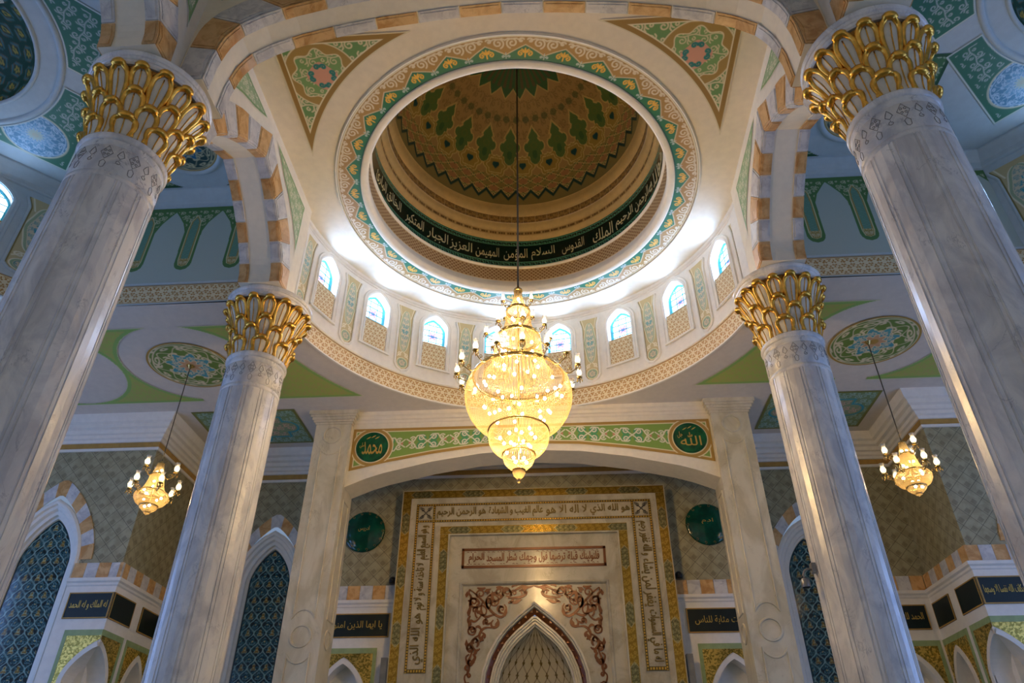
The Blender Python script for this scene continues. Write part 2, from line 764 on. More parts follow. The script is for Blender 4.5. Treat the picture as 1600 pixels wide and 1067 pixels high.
def strip_wall(mb, us, lo, hi, mp, mi=0, d=0.0):
    for a, b in zip(us[:-1], us[1:]):
        za, zb, ta, tb = lo(a), lo(b), hi(a), hi(b)
        if ta - za < 1e-4 and tb - zb < 1e-4:
            continue
        mb.poly([mp(a, za, d), mp(b, zb, d), mp(b, tb, d), mp(a, ta, d)], mi)

# =================================================================== dimensions
CX, COLF, COLN = 6.0, .3, -5.7          # column axes: x, far pair y, near pair y
ZA = 12.1                                # top of capitals / springing
ZC = 15.21                               # main ceiling
ZL = 11.94                               # lower (mihrab side) ceiling
ZB = 15.55                               # side bay ceiling
RW, YW = 5.72, -.3                       # apse drum wall
XI, XO = 5.45, 6.4                       # arcade wall faces
YB = -.25                                # side bay back wall
YF, YR, XR = 5.3, 7.85, 10.9             # lower walls: forward y, back y, jog x

# =================================================================== floor and ceilings
mb = MB()
mb.poly([(-20, -16, 0), (20, -16, 0), (20, 8.2, 0), (-20, 8.2, 0)])
struct(mb.build('floor', 'floor'))

# main ceiling with the dome opening
mb = MB()
N = 192
rows = []


def ceil_edge(a):
    c, s = math.cos(a), math.sin(a)
    # ray from origin to boundary
    if s > -.02:
        b = -YW * s
        # |p - (0,YW)| = RW
        bb = s * YW
        return bb + math.sqrt(bb * bb - YW * YW + RW * RW) + .05
    t = 1e9
    if abs(c) > 1e-9:
        t = min(t, (RW if False else XI + .02) / abs(c))
    t = min(t, 5.35 / -s)
    return t


for k in range(7):
    r = []
    for i in range(N):
        a = 2 * PI * i / N
        e = ceil_edge(a)
        q = 3.82 + (e - 3.82) * k / 6
        r.append((q * math.cos(a), q * math.sin(a), ZC))
    rows.append(r)
mb.grid(rows, 0, False, wrap=True)
ceiling = struct(mb.build('ceiling', 'warm_plaster'))

# ring ornament round the opening
NR = 32


def ring_cols(U, V):
    n = len(U)
    p = (U * NR) % 1 - .5
    x = np.abs(p) * .84
    y = V * .58
    C = canvas(n, '#B08A4A')
    zz = .62 * .58 - (x / .42) * .40 * .58
    spw = np.minimum(dseg(x, y, spiral(.275, .40, .125, -1.2, 1.45, 1, 24)), dseg(x, y, spiral(.09, .455, .062, 2.6, .9, -1, 12)))
    spw = np.minimum(spw, dseg(x, y, [(.42, .47), (.36, .5), (.29, .49), (.2, .5), (.1, .47)]))
    C = over(C, line(spw, .036, .014), '#E2D4B2')
    g = sstep(zz - y, -.006, .006)
    C = over(C, g, '#2F7A55')
    C = over(C, line(np.abs(y - zz), .026, .012), '#DCCBA4')
    fl = dseg(x, y, spiral(.10, .155, .07, 2.8, 1.2, -1, 14))
    fl = np.minimum(fl, dseg(x, y, [(0, .08), (0, .27)]))
    fl = np.minimum(fl, dseg(x, y, [(0, .17), (.05, .24), (.075, .25)]))
    C = over(C, line(fl, .032, .012), '#F0BC48')
    wv = np.minimum(dseg(x, y, spiral(.355, .085, .035, 0, 1, 1, 10)), dseg(x, y, [(.42, .03), (.42, .17)]))
    C = over(C, line(wv, .022, .012), '#BFD3CF')
    C = over(C, line(np.abs(y - .02), .03, .01), '#2F6F60')
    C = over(C, line(np.abs(y - .555), .03, .01), '#E9DDB8')
    C = over(C, (y > .572) * 1., '#8E8A72')
    return C


def ring_pos(U, V):
    a = U * 2 * PI
    r = 3.99 + .58 * V
    return r * np.cos(a), r * np.sin(a), np.full(len(U), ZC - .025)


paint('ring_ornament', 2304, 34, ring_pos, ring_cols, ceiling, wrap=True)
mb = MB()
mb.lathe([(3.80, .12), (3.80, -.05), (3.84, -.07), (3.95, -.07), (3.985, -.05), (3.985, .0)], 160)
mb.lathe([(4.575, .0), (4.575, -.05), (4.61, -.05), (4.62, 0)], 160)
mb.build('ring_moulding', 'plaster', ceiling, (0, 0, ZC))

# spandrel panels in the two near corners
RSP = 5.14


def span_mask(u0, v0):
    def f(U, V):
        x, y = U, V
        return (np.hypot(x, y) > RSP)
    return f


def make_spandrel(s):
    x0, x1, y0, y1 = 1.9, 4.86, -4.78, -1.55

    def xy(U, V):
        return x0 + (x1 - x0) * U, y0 + (y1 - y0) * V

    def pos(U, V):
        x, y = xy(U, V)
        r = np.hypot(x, y)
        k = np.where(r < RSP, RSP / r, 1.0)
        near = (r < RSP) & (r > RSP - .05)
        return s * np.where(near, x * k, x), np.where(near, y * k, y), np.full(len(U), ZC - .02)

    def mask(U, V):
        x, y = xy(U, V)
        return np.hypot(x, y) > RSP - .05

    def col(U, V):
        x, y = xy(U, V)
        r = np.hypot(x, y)
        e = np.minimum(np.minimum(x1 - x, y - y0), r - RSP)
        C = canvas(len(U), '#6C9658')
        d = scroll(x, y, .52)
        C = over(C, line(d, .034, .018), '#D9CFA6')
        rx, ry = x - 4.0, y + 3.86
        rr = np.hypot(rx, ry)
        a = np.arctan2(ry, rx)
        m = (rr < .80)
        sc_ = .60 + .06 * np.cos(8 * a)
        C = over(C, m * 1., '#A98A45')
        C = over(C, line(np.abs(rr - .80), .03, .02), '#E2D6AE')
        C = over(C, (rr < sc_) * 1., '#7BA262')
        C = over(C, (rr < sc_) * scr(rx, ry, 0.45, .02), '#D9CFA6')
        C = over(C, line(np.abs(rr - sc_), .03, .02), '#E2D6AE')
        C = over(C, (rr < .31 + .03 * np.cos(4 * a)) * 1., '#D79F86')
        dd = np.full(len(U), 9.)
        for k in range(4):
            b = k * PI / 2
            q = [(.22 * math.cos(b) + px * math.cos(b) - py * math.sin(b), .22 * math.sin(b) + px * math.sin(b) + py * math.cos(b))
                 for px, py in spiral(0, .07, .07, -1.5, 1.1, 1, 10) + spiral(0, -.07, .07, 1.5, 1.1, -1, 10)]
            dd = np.minimum(dd, dseg(rx, ry, q))
        C = over(C, line(dd, .05, .02), '#1F7F78')
        C = over(C, (e < .14) * 1., '#9C7A36')
        C = over(C, line(np.abs(e - .15), .03, .015), '#E6DCB8')
        C = over(C, line(np.abs(e - .01), .03, .015), '#E6DCB8')
        return C

    paint('spandrel_panel', 230, 250, pos, col, ceiling, mask=mask)


make_spandrel(-1)
make_spandrel(1)

# =================================================================== dome drum and dome
mb = MB()
prof = [(3.80, 15.30), (3.83, 15.50), (3.86, 15.54), (3.86, 15.56)]
mb.lathe(prof, 160)
mb.lathe([(3.86, 16.07), (3.80, 16.09), (3.80, 16.12), (3.86, 16.15), (3.88, 16.15)], 160)
mb2 = MB()
mb2.lathe([(3.88, 17.22), (3.80, 17.24), (3.78, 17.30), (3.74, 17.32), (3.74, 17.50), (3.70, 17.52), (3.66, 17.60), (3.62, 17.64), (3.62, 17.72),
          (3.60, 17.74)], 160)
mb2.lathe([(3.60, 18.02), (3.55, 18.05), (3.50, 18.16), (3.47, 18.24), (3.47, 18.36), (3.45, 18.40)], 160)
dome = struct(mb.build('trim_1', 'plaster'))
dome.name = 'trim_1'
mb2.build('drum_cornice', 'dome_tan', dome)


def drum_band(name, r0, r1, z0, z1, nu, nv, col, mat='painted'):
    def pos(U, V):
        a = U * 2 * PI
        r = r0 + (r1 - r0) * V
        return r * np.cos(a), r * np.sin(a), z0 + (z1 - z0) * V
    return paint(name, nu, nv, pos, lambda U, V: col(U * 2 * PI * r0, V * (z1 - z0)), dome, mat=mat, wrap=True)


def brown_lattice(x, z):
    C = canvas(len(x), '#8A6130')
    per = 2 * PI * 3.86 / 180
    a = (x / per) % 1
    b = (z / .125) % 1
    d = np.minimum(np.abs(((a + b) % 1) - .5), np.abs(((a - b) % 1) - .5)) * per
    C = over(C, line(d, .03, .02), '#D3B98A')
    C = over(C, ((z < .03) | (z > .48)) * 1., '#D3B98A')
    return C


drum_band('lattice_band', 3.86, 3.86, 15.56, 16.07, 1440, 26, brown_lattice)


def key_cols(x, z):
    C = canvas(len(x), '#04211B')
    H = 1.07
    for z0 in (.05, H - .20):
        w = (z - z0) / .15
        ins = (w > 0) & (w < 1)
        per = 2 * PI * 3.88 / 150
        p = (x / per) % 1
        k = ((w > .0) & (w < .2)) | ((w > .8) & (w < 1)) | ((p < .16) & (w > .2)) | ((p > .35) & (p < .85) & (w > .4) & (w < .6)) | ((p > .35) & (p < .51) & (w < .6))
        C = over(C, (ins & k) * 1., '#5E9A78')
    C = over(C, ((z < .035) | (z > H - .035)) * 1., '#2F6B52')
    return C


drum_band('inscription_band', 3.88, 3.88, 16.15, 17.22, 2700, 40, key_cols, 'glazed')


def dots(x, z):
    C = canvas(len(x), '#C9A869')
    per = 2 * PI * 3.74 / 84
    p = (x / per) % 1
    q = (p * 3) % 1
    C = over(C, ((p > .12) & (p < .88) & (z > .03) & (z < .13) & (q > .12)) * 1., '#7C5A28')
    return C


drum_band('dentil_band', 3.735, 3.735, 17.33, 17.49, 1680, 12, dots)


def frieze_dome(x, z):
    C = canvas(len(x), '#B08A4A')
    per = 2 * PI * 3.6 / 60
    p = (x / per) % 1
    d = scroll(x, z, .24)
    C = over(C, line(d, .016, .012), '#6B4A20')
    C = over(C, (p < .04) * 1., '#D8BC85')
    C = over(C, ((z < .02) | (z > .26)) * 1., '#D8BC85')
    return C


drum_band('frieze_band', 3.598, 3.598, 17.74, 18.02, 1680, 14, frieze_dome)

NF = 22


def dome_pos(U, V):
    a = U * 2 * PI + PI / 2
    e = V * (PI / 2 - .015)
    return 3.45 * np.cos(e) * np.cos(a), 3.45 * np.cos(e) * np.sin(a), 18.4 + 3.45 * np.sin(e)


def dome_cols(U, V):
    n = len(U)
    e = V * (90 - .86)
    p = (U * NF + .5) % 1 - .5        # 0 at flower axis
    h = np.abs(p)
    w = h * (360 / NF)                # degrees of azimuth from flower axis
    C = canvas(n, '#B7965E')
    zg = np.abs(((U * NF * 2) % 1) - .5) * 2       # 0..1 tri wave, two per flower
    # base border and teal zigzag
    C = over(C, (e < 3) * 1., '#8A7440')
    edge = 4.2 + 5.2 * (1 - zg)
    C = over(C, (e < edge - .9) * 1., '#94844C')
    C = over(C, line(np.abs(e - edge), 2.6, .6), '#0B3F38')
    C = over(C, line(np.abs(e - edge - 1.5), .5, .4), '#DDC07C')
    # diamond courses
    for k, (lo, colr) in enumerate(((10.5, '#8E6038'), (15, '#4B5A2C'))):
        pass
    dd = np.abs(((e - 5) / 5.4 + zg * .5) % 1 - .5)
    d2 = np.abs(((e - 5) / 5.4 - zg * .5) % 1 - .5)
    band = (e > edge + 1.7) & (e < 21 + 2 * np.cos(p * 2 * PI))
    cell = (np.floor((e - 5) / 5.4 + zg * .5) + np.floor((e - 5) / 5.4 - zg * .5)) % 2
    C = over(C, band * (cell > .5) * 1., '#B58458')
    C = over(C, band * (cell < .5) * 1., '#9E8A4E')
    C = over(C, band * (np.minimum(dd, d2) > .28) * 1., '#54743C')
    C = over(C, band * line(np.minimum(.5 - dd, .5 - d2), .09, .05), '#DDC07C')
    # flowers
    rr = np.hypot(w * np.cos(np.radians(25)), (e - 24.5))
    an = np.arctan2(e - 24.5, w + 1e-6)
    scal = 6.2 + .7 * np.cos(an * 7)
    C = over(C, (rr < scal) * 1., '#AC9248')
    C = over(C, line(np.abs(rr - scal), .5, .35), '#E0C987')
    C = over(C, line(np.abs(rr - scal * .74), .4, .35), '#E0C987')
    heart = np.hypot(np.abs(w * .9) - .75, (e - 25.6) * .9) < 1.15
    heart |= (np.abs(w) * .9 + np.abs(e - 24.5) * .8 < 1.5)
    C = over(C, heart * 1., '#0A4A4C')
    # trefoil leaves on the half-period axis
    w2 = (360 / NF) / 2 - w
    cs = np.cos(np.radians(np.clip(e, 0, 80)))
    x2 = w2 * cs
    leaf = np.zeros(n, bool)
    for (cxx, cy, r) in ((0, 36.0, 3.7), (2.9, 35.0, 2.6), (0, 40.5, 2.5), (0, 29.5, 4.1)):
        leaf |= np.hypot(x2 - cxx, (e - cy) * .95) < r
    tip = (e > 40) & (e < 45.5) & (x2 < (45.5 - e) * .5)
    leaf |= tip
    grow = np.zeros(n, bool)
    for (cxx, cy, r) in ((0, 36.0, 4.4), (2.9, 35.0, 3.3), (0, 40.5, 3.2), (0, 29.5, 4.8)):
        grow |= np.hypot(x2 - cxx, (e - cy) * .95) < r
    grow |= (e > 40) & (e < 47.2) & (x2 < (47.2 - e) * .55)
    nb = (rr > scal)
    C = over(C, (grow & nb) * 1., '#D3B672')
    C = over(C, (leaf & nb) * 1., '#5E7C40')
    C = over(C, (leaf & nb) * (np.hypot(x2, (e - 31) * .6) < 1.4) * 1., '#416A3C')
    C = over(C, (leaf & nb) * line(np.abs(np.hypot(x2, (e - 36)) - 1.6), .5, .4), '#6E7C3E')
    # upper field: faint arabesque
    up = (e > 40) & ~grow & (e < 60)
    d = scroll(U * NF, (e - 40) / 16, .6)
    C = over(C, up * line(d, .03, .03) * .6, '#6B5A2E')
    m = np.hypot((w - 4) * cs, (e - 50)) < 1.8
    C = over(C, up * m * .7, '#4F5F33')
    # star at the crown
    pw = np.abs(((U * NF) + .5) % 1 - .5) * 2
    se = 60.6 + 5.5 * pw
    C = over(C, line(np.abs(e - se), 1.0, .5), '#D3B672')
    C = over(C, (e > se + .4) * 1., '#2F6430')
    C = over(C, (e > 66) * (np.abs(pw - .5) < .25) * .55, '#6E4A2A')
    return C


paint('dome_shell', 1320, 150, dome_pos, dome_cols, dome, wrap=True)

# drum lettering, each word at its own bearing
mb = MB()
words = [('الملك', 51.4), ('الرحيم', 38.6), ('الرحمن', 26.1), ('الله', 14.6), ('القدوس', 66.9), ('السلام', 81.4), ('المؤمن', 94.2), ('المهيمن', 107.4),
         ('العزيز', 120.2), ('الجبار', 132.2), ('المتكبر', 145.5), ('الخالق', 160.0), ('البارئ', 172.0), ('هو', 5.0)]
mp = cylface(3.87)
for w_, a in words:
    u = math.radians(90 - a) * 3.87
    wd = .30 if w_ in ('هو',) else .37
    letter(mb, w_, mp, u - wd, u + wd, 16.40, 16.88, .015)
mb.build('lettering', 'pale_text', dome)

# =================================================================== apse drum wall with eight windows
STEP = math.radians(19.6)
AW = [math.radians(90) - (k - 3.5) * STEP for k in range(8)]      # bearings
mpw = cylface(RW, 0, YW)
WHW, WSILL, WSPR, WAPX = .37, 13.92, 14.55, 14.95


def wall_u(a):
    return (PI / 2 - a) * RW


mb = MB()
g = interp_z([(x, z) for x, z in arch_pts(0, WHW, WSPR, WAPX, 10)])
us = [-PI / 2 * RW]
for a in AW:
    c = wall_u(a)
    us += [c - .95, c - .66, c - WHW - .001]
    us += [c + WHW * math.sin(k / 8 * PI / 2) for k in range(-8, 9)]
    us += [c + WHW + .001, c + .66]
us.append(PI / 2 * RW)
us = sorted(u for u in us if -PI / 2 * RW - 1e-6 <= u <= PI / 2 * RW + 1e-6)
for p, q in zip(us[:-1], us[1:]):
    m = (p + q) / 2
    inside = None
    for a in AW:
        if abs(m - wall_u(a)) < WHW:
            inside = wall_u(a)
    if inside is None:
        mb.poly([mpw(p, ZL, 0), mpw(q, ZL, 0), mpw(q, ZC + .02, 0), mpw(p, ZC + .02, 0)])
    else:
        mb.poly([mpw(p, ZL, 0), mpw(q, ZL, 0), mpw(q, WSILL, 0), mpw(p, WSILL, 0)])
        mb.poly([mpw(p, g(p - inside), 0), mpw(q, g(q - inside), 0), mpw(q, ZC + .02, 0), mpw(p, ZC + .02, 0)])
wall_apse = struct(mb.build('wall_apse', 'white'))


def window_obj(n, mp, u0, hw, sill, spr, apx, depth, s_pane):
    # reveal, turquoise frame, stained pane
    path = [(u0 + x, z) for x, z in arch_pts(0, hw, spr, apx, 10, base=sill)]
    mb = MB()
    loop = path + [(u0 - hw, sill)]
    mb.grid([[mp(u, z, 0) for u, z in loop], [mp(u, z, -depth) for u, z in loop]], 0, False)
    root = struct(mb.build('window_%d' % n, 'white'))
    mb = MB()
    inner = [(u0 + x, z) for x, z in arch_pts(0, hw - .045, spr, apx - .05, 10, base=sill + .04)]
    lo = inner + [inner[0]]
    mb.mould(path[:] + [path[0]], [(0, -depth + .04), (-.05, -depth + .04), (-.05, -depth)], mp, flip=1)
    for x in (-.12, .12):
        mb.mbox(mp, u0 + x - .008, u0 + x + .008, sill, apx - .1, -depth, -depth + .02)
    for k in range(1, 5):
        z = sill + (apx - sill) * k / 5
        mb.mbox(mp, u0 - hw + .03, u0 + hw - .03, z - .008, z + .008, -depth, -depth + .02)
    mb.build('window_frame', 'blueframe', root)
    h = interp_z(arch_pts(0, hw, spr, apx, 10))
    hv = np.vectorize(h)

    def pos(U, V):
        x = (U * 2 - 1) * hw * .999
        z = sill + (hv(x) - sill) * V
        P = [mp(u0 + a, b, -depth + .005) for a, b in zip(x, z)]
        P = np.array(P)
        return P[:, 0], P[:, 1], P[:, 2]

    def col(U, V):
        x = (U * 2 - 1) * hw
        z = sill + (hv(x) - sill) * V - (sill + (apx - sill) * .42)
        r = np.hypot(x, z)
        a = np.arctan2(z, x)
        C = canvas(len(U), '#E6F1FF')
        C = over(C, (r < .15 + .04 * np.cos(6 * a)) * .8, '#B06A86')
        C = over(C, ((r < .05) | ((np.abs(np.cos(3 * a)) > .93) & (r < .12))) * .9, '#2F57A0')
        C = over(C, (np.abs(x) > hw - .07) * .9, '#2F9CB4')
        return C * s_pane

    paint('glass_pane', 25, 33, pos, col, root, mat='pane')
    return root


for k, a in enumerate(AW):
    window_obj(k + 1, mpw, wall_u(a), WHW, WSILL, WSPR, WAPX, .24, 1.0)

# mouldings and lattices on the apse wall
mb = MB()
for a in AW:
    c = wall_u(a)
    path = arch_pts(c, WHW + .02, WSPR, WAPX + .02, 12, base=13.02)
    mb.mould(path, [(0, 0), (0, .03), (.05, .045), (.08, .03), (.11, .05), (.14, .05), (.155, 0)], mpw, flip=1)
    mb.mould([(c + WHW + .16, 12.99), (c - WHW - .16, 12.99)], [(0, 0), (0, .05), (.05, .05), (.06, 0)], mpw, flip=-1)
mb.build('niche_moulding', 'white', wall_apse)


def lat_grid(name, mp, u0, u1, z0, z1, s, nu, nv, parent, d=.012, relief=.012):
    def pos(U, V):
        u, z = u0 + (u1 - u0) * U, z0 + (z1 - z0) * V
        P = np.array([mp(a, b, d) for a, b in zip(u, z)])
        return P[:, 0], P[:, 1], P[:, 2]

    def col(U, V):
        x, z = (u1 - u0) * U, (z1 - z0) * V
        C = lattice_cols(x, z - .01, s, .5 * (u1 - u0) / nu)
        e = np.minimum(z, (z1 - z0) - z)
        C = over(C, (e < .03) * 1., '#B8863A')
        C = over(C, line(np.abs(e - .035), .02, .01), '#EBDDB4')
        return C

    return paint(name, nu, nv, pos, col, parent)


proto = None
for a in AW:
    c = wall_u(a)
    lat_grid('gilt_lattice', mpw, c - WHW, c + WHW, 13.04, WSILL - .01, .15, 84, 100, wall_apse)
lat_grid('gilt_lattice_band', mpw, -PI / 2 * RW, PI / 2 * RW, ZL + .02, 12.52, .20, 1500, 50, wall_apse)
mb = MB()
for z, pr in ((12.52, [(0, 0), (0, .05), (.03, .07), (.06, .05), (.07, 0)]), (ZL - .02, [(0, 0), (0, .06), (.04, .06), (.05, 0)]),
              (15.08, [(0, 0), (.02, .03), (.05, .03), (.08, .08), (.13, .1), (.13, 0)])):
    rr = [[(rx, zz) for rx, zz in pr]]
    rows = []
    for k in range(97):
        u = -PI / 2 * RW + PI * RW * k / 96
        rows.append([mpw(u, z + o, d) for o, d in pr])
    mb.grid(rows, 0, False)
mb.build('band_moulding', 'white', wall_apse)


def cartouche_half(z, top=15.0, bot=12.72):
    # half-width of the drum ornament panel against height
    pts = [(12.70, .0), (12.76, .13), (12.86, .20), (12.9, .205), (14.62, .215), (14.72, .235), (14.9, .285), (14.93, .285)]
    P = np.array(pts)
    return np.interp(z, P[:, 0], P[:, 1])


def cart_cols(x, z):
    hw = cartouche_half(z)
    e = hw - np.abs(x)
    C = canvas(len(x), '#CDBB88')
    ax = np.abs(x)
    # ogival green cartouche 13.35..14.8
    t = np.clip((z - 13.32) / 1.46, 0, 1)
    ow = .185 * np.sin(PI * t) ** .45 * (1 + .06 * np.cos(t * 4 * PI))
    ins = (ax < ow) & (t > 0) & (t < 1)
    C = over(C, ins * 1., '#A9B78E')
    C = over(C, (ax < ow - .045) & ins, '#E0D2B0')
    d = scroll(ax, z, .2)
    C = over(C, ((ax < ow - .055) & ins) * line(d, .016, .010), '#8FAFA2')
    q = ax / .085 + np.abs(z - 14.06) / .36
    C = over(C, (q < 1) * line(d, .022, .010), '#3FA3AC')
    C = over(C, line(np.abs(ax - ow), .018, .01) * ((t > 0) & (t < 1)), '#F0E6C8')
    # scrolls below
    m = (z > 13.05) & (z < 13.45) & ~ins
    C = over(C, m * line(np.minimum(dseg(ax, z, spiral(.1, 13.2, .075, 2.2, 1.2, -1, 12)), dseg(ax, z, [(.0, 13.34), (.05, 13.28), (.17, 13.12)])), .025, .01), '#F0E6C8')
    m = (z > 14.55) & ~ins
    C = over(C, m * line(np.abs(ax - .19 - (z - 14.72) * .2), .02, .01), '#F0E6C8')
    # roundel
    r = np.hypot(x, z - 12.93)
    C = over(C, (r < .165) * 1., '#9BB084')
    C = over(C, line(np.abs(r - .165), .018, .01), '#F0E6C8')
    C = over(C, (r < .125) * 1., '#D9C7A2')
    C = over(C, line(np.abs(r - .11), .015, .01), '#5E9A8E')
    C = over(C, (r < .105) * scr(np.arctan2(z - 12.93, x) * .12, r, 0.135, .01), '#3E8F92')
    C = over(C, line(np.abs(e - .008), .02, .01), '#8C7A3E')
    return C


def panel_at(c):
    def pos(U, V):
        z = 12.705 + (14.93 - 12.705) * V
        x = (U * 2 - 1) * cartouche_half(z)
        P = np.array([mpw(c + a, b, .015) for a, b in zip(x, z)])
        return P[:, 0], P[:, 1], P[:, 2]

    def col(U, V):
        z = 12.705 + (14.93 - 12.705) * V
        return cart_cols((U * 2 - 1) * cartouche_half(z), z)

    return paint('ornament_panel', 56, 180, pos, col, wall_apse)


cents = [wall_u(AW[0]) - STEP * RW / 2 + k * STEP * RW for k in range(9)]
mb = MB()
for c in cents:
    panel_at(c)
    zs = np.linspace(12.705, 14.93, 40)
    pth = [(c - float(cartouche_half(z)), z) for z in zs[::-1]] + [(c + float(cartouche_half(z)), z) for z in zs[1:]]
    mb.mould(pth, [(0, 0), (0, .03), (-.03, .045), (-.06, .03), (-.07, 0)], mpw, flip=1)
mb.build('panel_moulding', 'white', wall_apse)

# =================================================================== arcades (pointed side arches) and the wide cross arch
I_HALF = [(1.97, 12.1), (1.93, 12.45), (1.54, 12.96), (1.06, 13.41), (.55, 13.78), (0, 14.06)]
E_HALF = [(2.42, 12.1), (2.36, 12.8), (1.95, 13.5), (1.34, 13.99), (.78, 14.30), (.36, 14.55), (0, 14.80)]
SIDE_I = chaikin([(-x, z) for x, z in I_HALF], 2)[:-1] + [(0, 14.06)] + chaikin([(-x, z) for x, z in I_HALF], 2)[:-1][::-1]
SIDE_I = [(x, z) if i <= len(SIDE_I) // 2 else (-x, z) for i, (x, z) in enumerate(SIDE_I)]
SIDE_E = [(-x, z) for x, z in E_HALF] + [(x, z) for x, z in E_HALF[:-1][::-1]]
XH = [(4.97, 12.1), (4.96, 12.7), (4.87, 13.25), (4.69, 13.63), (4.3, 13.95), (3.79, 14.2), (3.1, 14.43), (2.32, 14.62), (1.07, 14.8), (0, 14.88)]
CROSS_I = [(-x, z) for x, z in XH] + [(x, z) for x, z in XH[:-1][::-1]]
XE = [(5.42, 12.1), (5.42, 12.9), (5.36, 13.6), (5.15, 14.05), (4.7, 14.42), (4.0, 14.72), (3.2, 14.93), (2.35, 15.1), (1.07, 15.27), (0, 15.34)]
CROSS_E = [(-x, z) for x, z in XE] + [(x, z) for x, z in XE[:-1][::-1]]


def arch_wall(name, curve, c0, u0, u1, mpA, mpB, thick, topA, topB, mat):
    # wall with an arched opening: two faces and the soffit between them
    mb = MB()
    f = interp_z([(x + c0, z) for x, z in curve])
    a, b = curve[0][0] + c0, curve[-1][0] + c0
    us = sorted(set([u0, a - 1e-4] + [x + c0 for x, _ in curve] + [b + 1e-4, u1]))
    lo = lambda u: f(u) if a <= u <= b else ZA
    strip_wall(mb, us, lo, lambda u: topA, mpA)
    strip_wall(mb, us, lo, lambda u: topB, mpB)
    mb.grid([[mpA(x + c0, z, 0), mpA(x + c0, z, -thick)] for x, z in curve], 0, False)
    for e, s in ((u0, a), (b, u1)):
        mb.poly([mpA(e, ZA, 0), mpA(s, ZA, 0), mpA(s, ZA, -thick), mpA(e, ZA, -thick)])
    for e in (u0, u1):
        mb.poly([mpA(e, ZA, 0), mpA(e, topA, 0), mpA(e, topA, -thick), mpA(e, ZA, -thick)])
    return struct(mb.build(name, mat))


def voussoirs(name, I, E, c0, n, mpF, thick, parent, faces=(1, 1), sw=.23):
    # alternating tan and grey blocks: face blocks and a border of blocks along both soffit edges
    mb = MB()
    m = 4
    Ii = resample([(x + c0, z) for x, z in I], n * m + 1)
    Ee = resample([(x + c0, z) for x, z in E], n * m + 1)
    for k in range(n):
        mi = k % 2
        i = Ii[k * m:k * m + m + 1]
        e = Ee[k * m:k * m + m + 1]

        def ins(t, a, b):
            return [tuple(p) for p in t[:]]
        g = .012
        poly = [tuple(p) for p in i] + [tuple(p) for p in e[::-1]]
        cen = np.mean(poly, 0)

        def shr(P, d):
            o = []
            for p in P:
                v = np.array(p) - cen
                L = np.hypot(*v)
                o.append(tuple(cen + v * (1 - d / L)))
            return o
        if faces[0]:
            for z0, z1, d in ((0, .022, .012), (.022, .034, .075)):
                mb.prism(shr(poly, d), mpF, z0, z1, mi, back=False)
        if faces[1]:
            for z0, z1, d in ((0, -.022, .012), (-.022, -.034, .075)):
                mb.prism(shr(poly, d), lambda u, z, q: mpF(u, z, -thick + q), z0, z1, mi, back=False)
        # soffit blocks
        for d0, d1 in ((.02, -sw), (-thick + sw, -thick - .02)):
            L0, L1 = max(d0, d1), min(d0, d1)
            for rise, insx in ((.022, .012), (.032, .055)):
                t = np.linspace(0, m, m + 1)
                seg = [np.array(p) for p in i]
                a0 = seg[0] + (seg[1] - seg[0]) / np.hypot(*(seg[1] - seg[0])) * insx
                a1 = seg[-1] + (seg[-2] - seg[-1]) / np.hypot(*(seg[-2] - seg[-1])) * insx
                seg = [a0] + seg[1:-1] + [a1]
                rows = []
                for j, p in enumerate(seg):
                    tn = seg[min(j + 1, m)] - seg[max(j - 1, 0)]
                    nn = np.array((tn[1], -tn[0])) / np.hypot(*tn)
                    q = p + nn * rise
                    di = insx
                    rows.append([mpF(*p, L0 - di), mpF(*q, L0 - di), mpF(*q, L1 + di), mpF(*p, L1 + di)])
                mb.grid(rows, mi, False)
                for r in (rows[0], rows[-1]):
                    mb.poly(r, mi)
    return mb.build(name, ['vgray', 'vbrown'], parent)


def green_panel(name, mp, poly, parent, s=.3, base='#9DB585', rim='#7FA066'):
    P = np.array(poly)
    lo, hi = P.min(0), P.max(0)
    nu, nv = 90, 90
    # map unit square onto the triangle/quad by scanline in z
    zs = np.linspace(lo[1], hi[1], nv)

    def span(z):
        xs = []
        n = len(P)
        for i in range(n):
            a, b = P[i], P[(i + 1) % n]
            if (a[1] - z) * (b[1] - z) <= 0 and abs(a[1] - b[1]) > 1e-9:
                t = (z - a[1]) / (b[1] - a[1])
                xs.append(a[0] + t * (b[0] - a[0]))
        return (min(xs), max(xs)) if xs else (lo[0], lo[0])

    S = np.array([span(min(max(z, lo[1] + 1e-5), hi[1] - 1e-5)) for z in zs])

    def xz(U, V):
        z = lo[1] + (hi[1] - lo[1]) * V
        a = np.interp(z, zs, S[:, 0])
        b = np.interp(z, zs, S[:, 1])
        return a + (b - a) * U, z

    def pos(U, V):
        x, z = xz(U, V)
        Q = np.array([mp(a, b, .012) for a, b in zip(x, z)])
        return Q[:, 0], Q[:, 1], Q[:, 2]

    def col(U, V):
        x, z = xz(U, V)
        C = canvas(len(U), base)
        C = over(C, scr(x, z, s * 1.4, .016), '#E2DCBC')
        e = dseg(x, z, list(map(tuple, P)) + [tuple(P[0])])
        C = over(C, (e < .07) * 1., rim)
        C = over(C, (e < .02) * 1., '#E8E2C8')
        return C

    return paint(name, nu, nv, pos, col, parent)


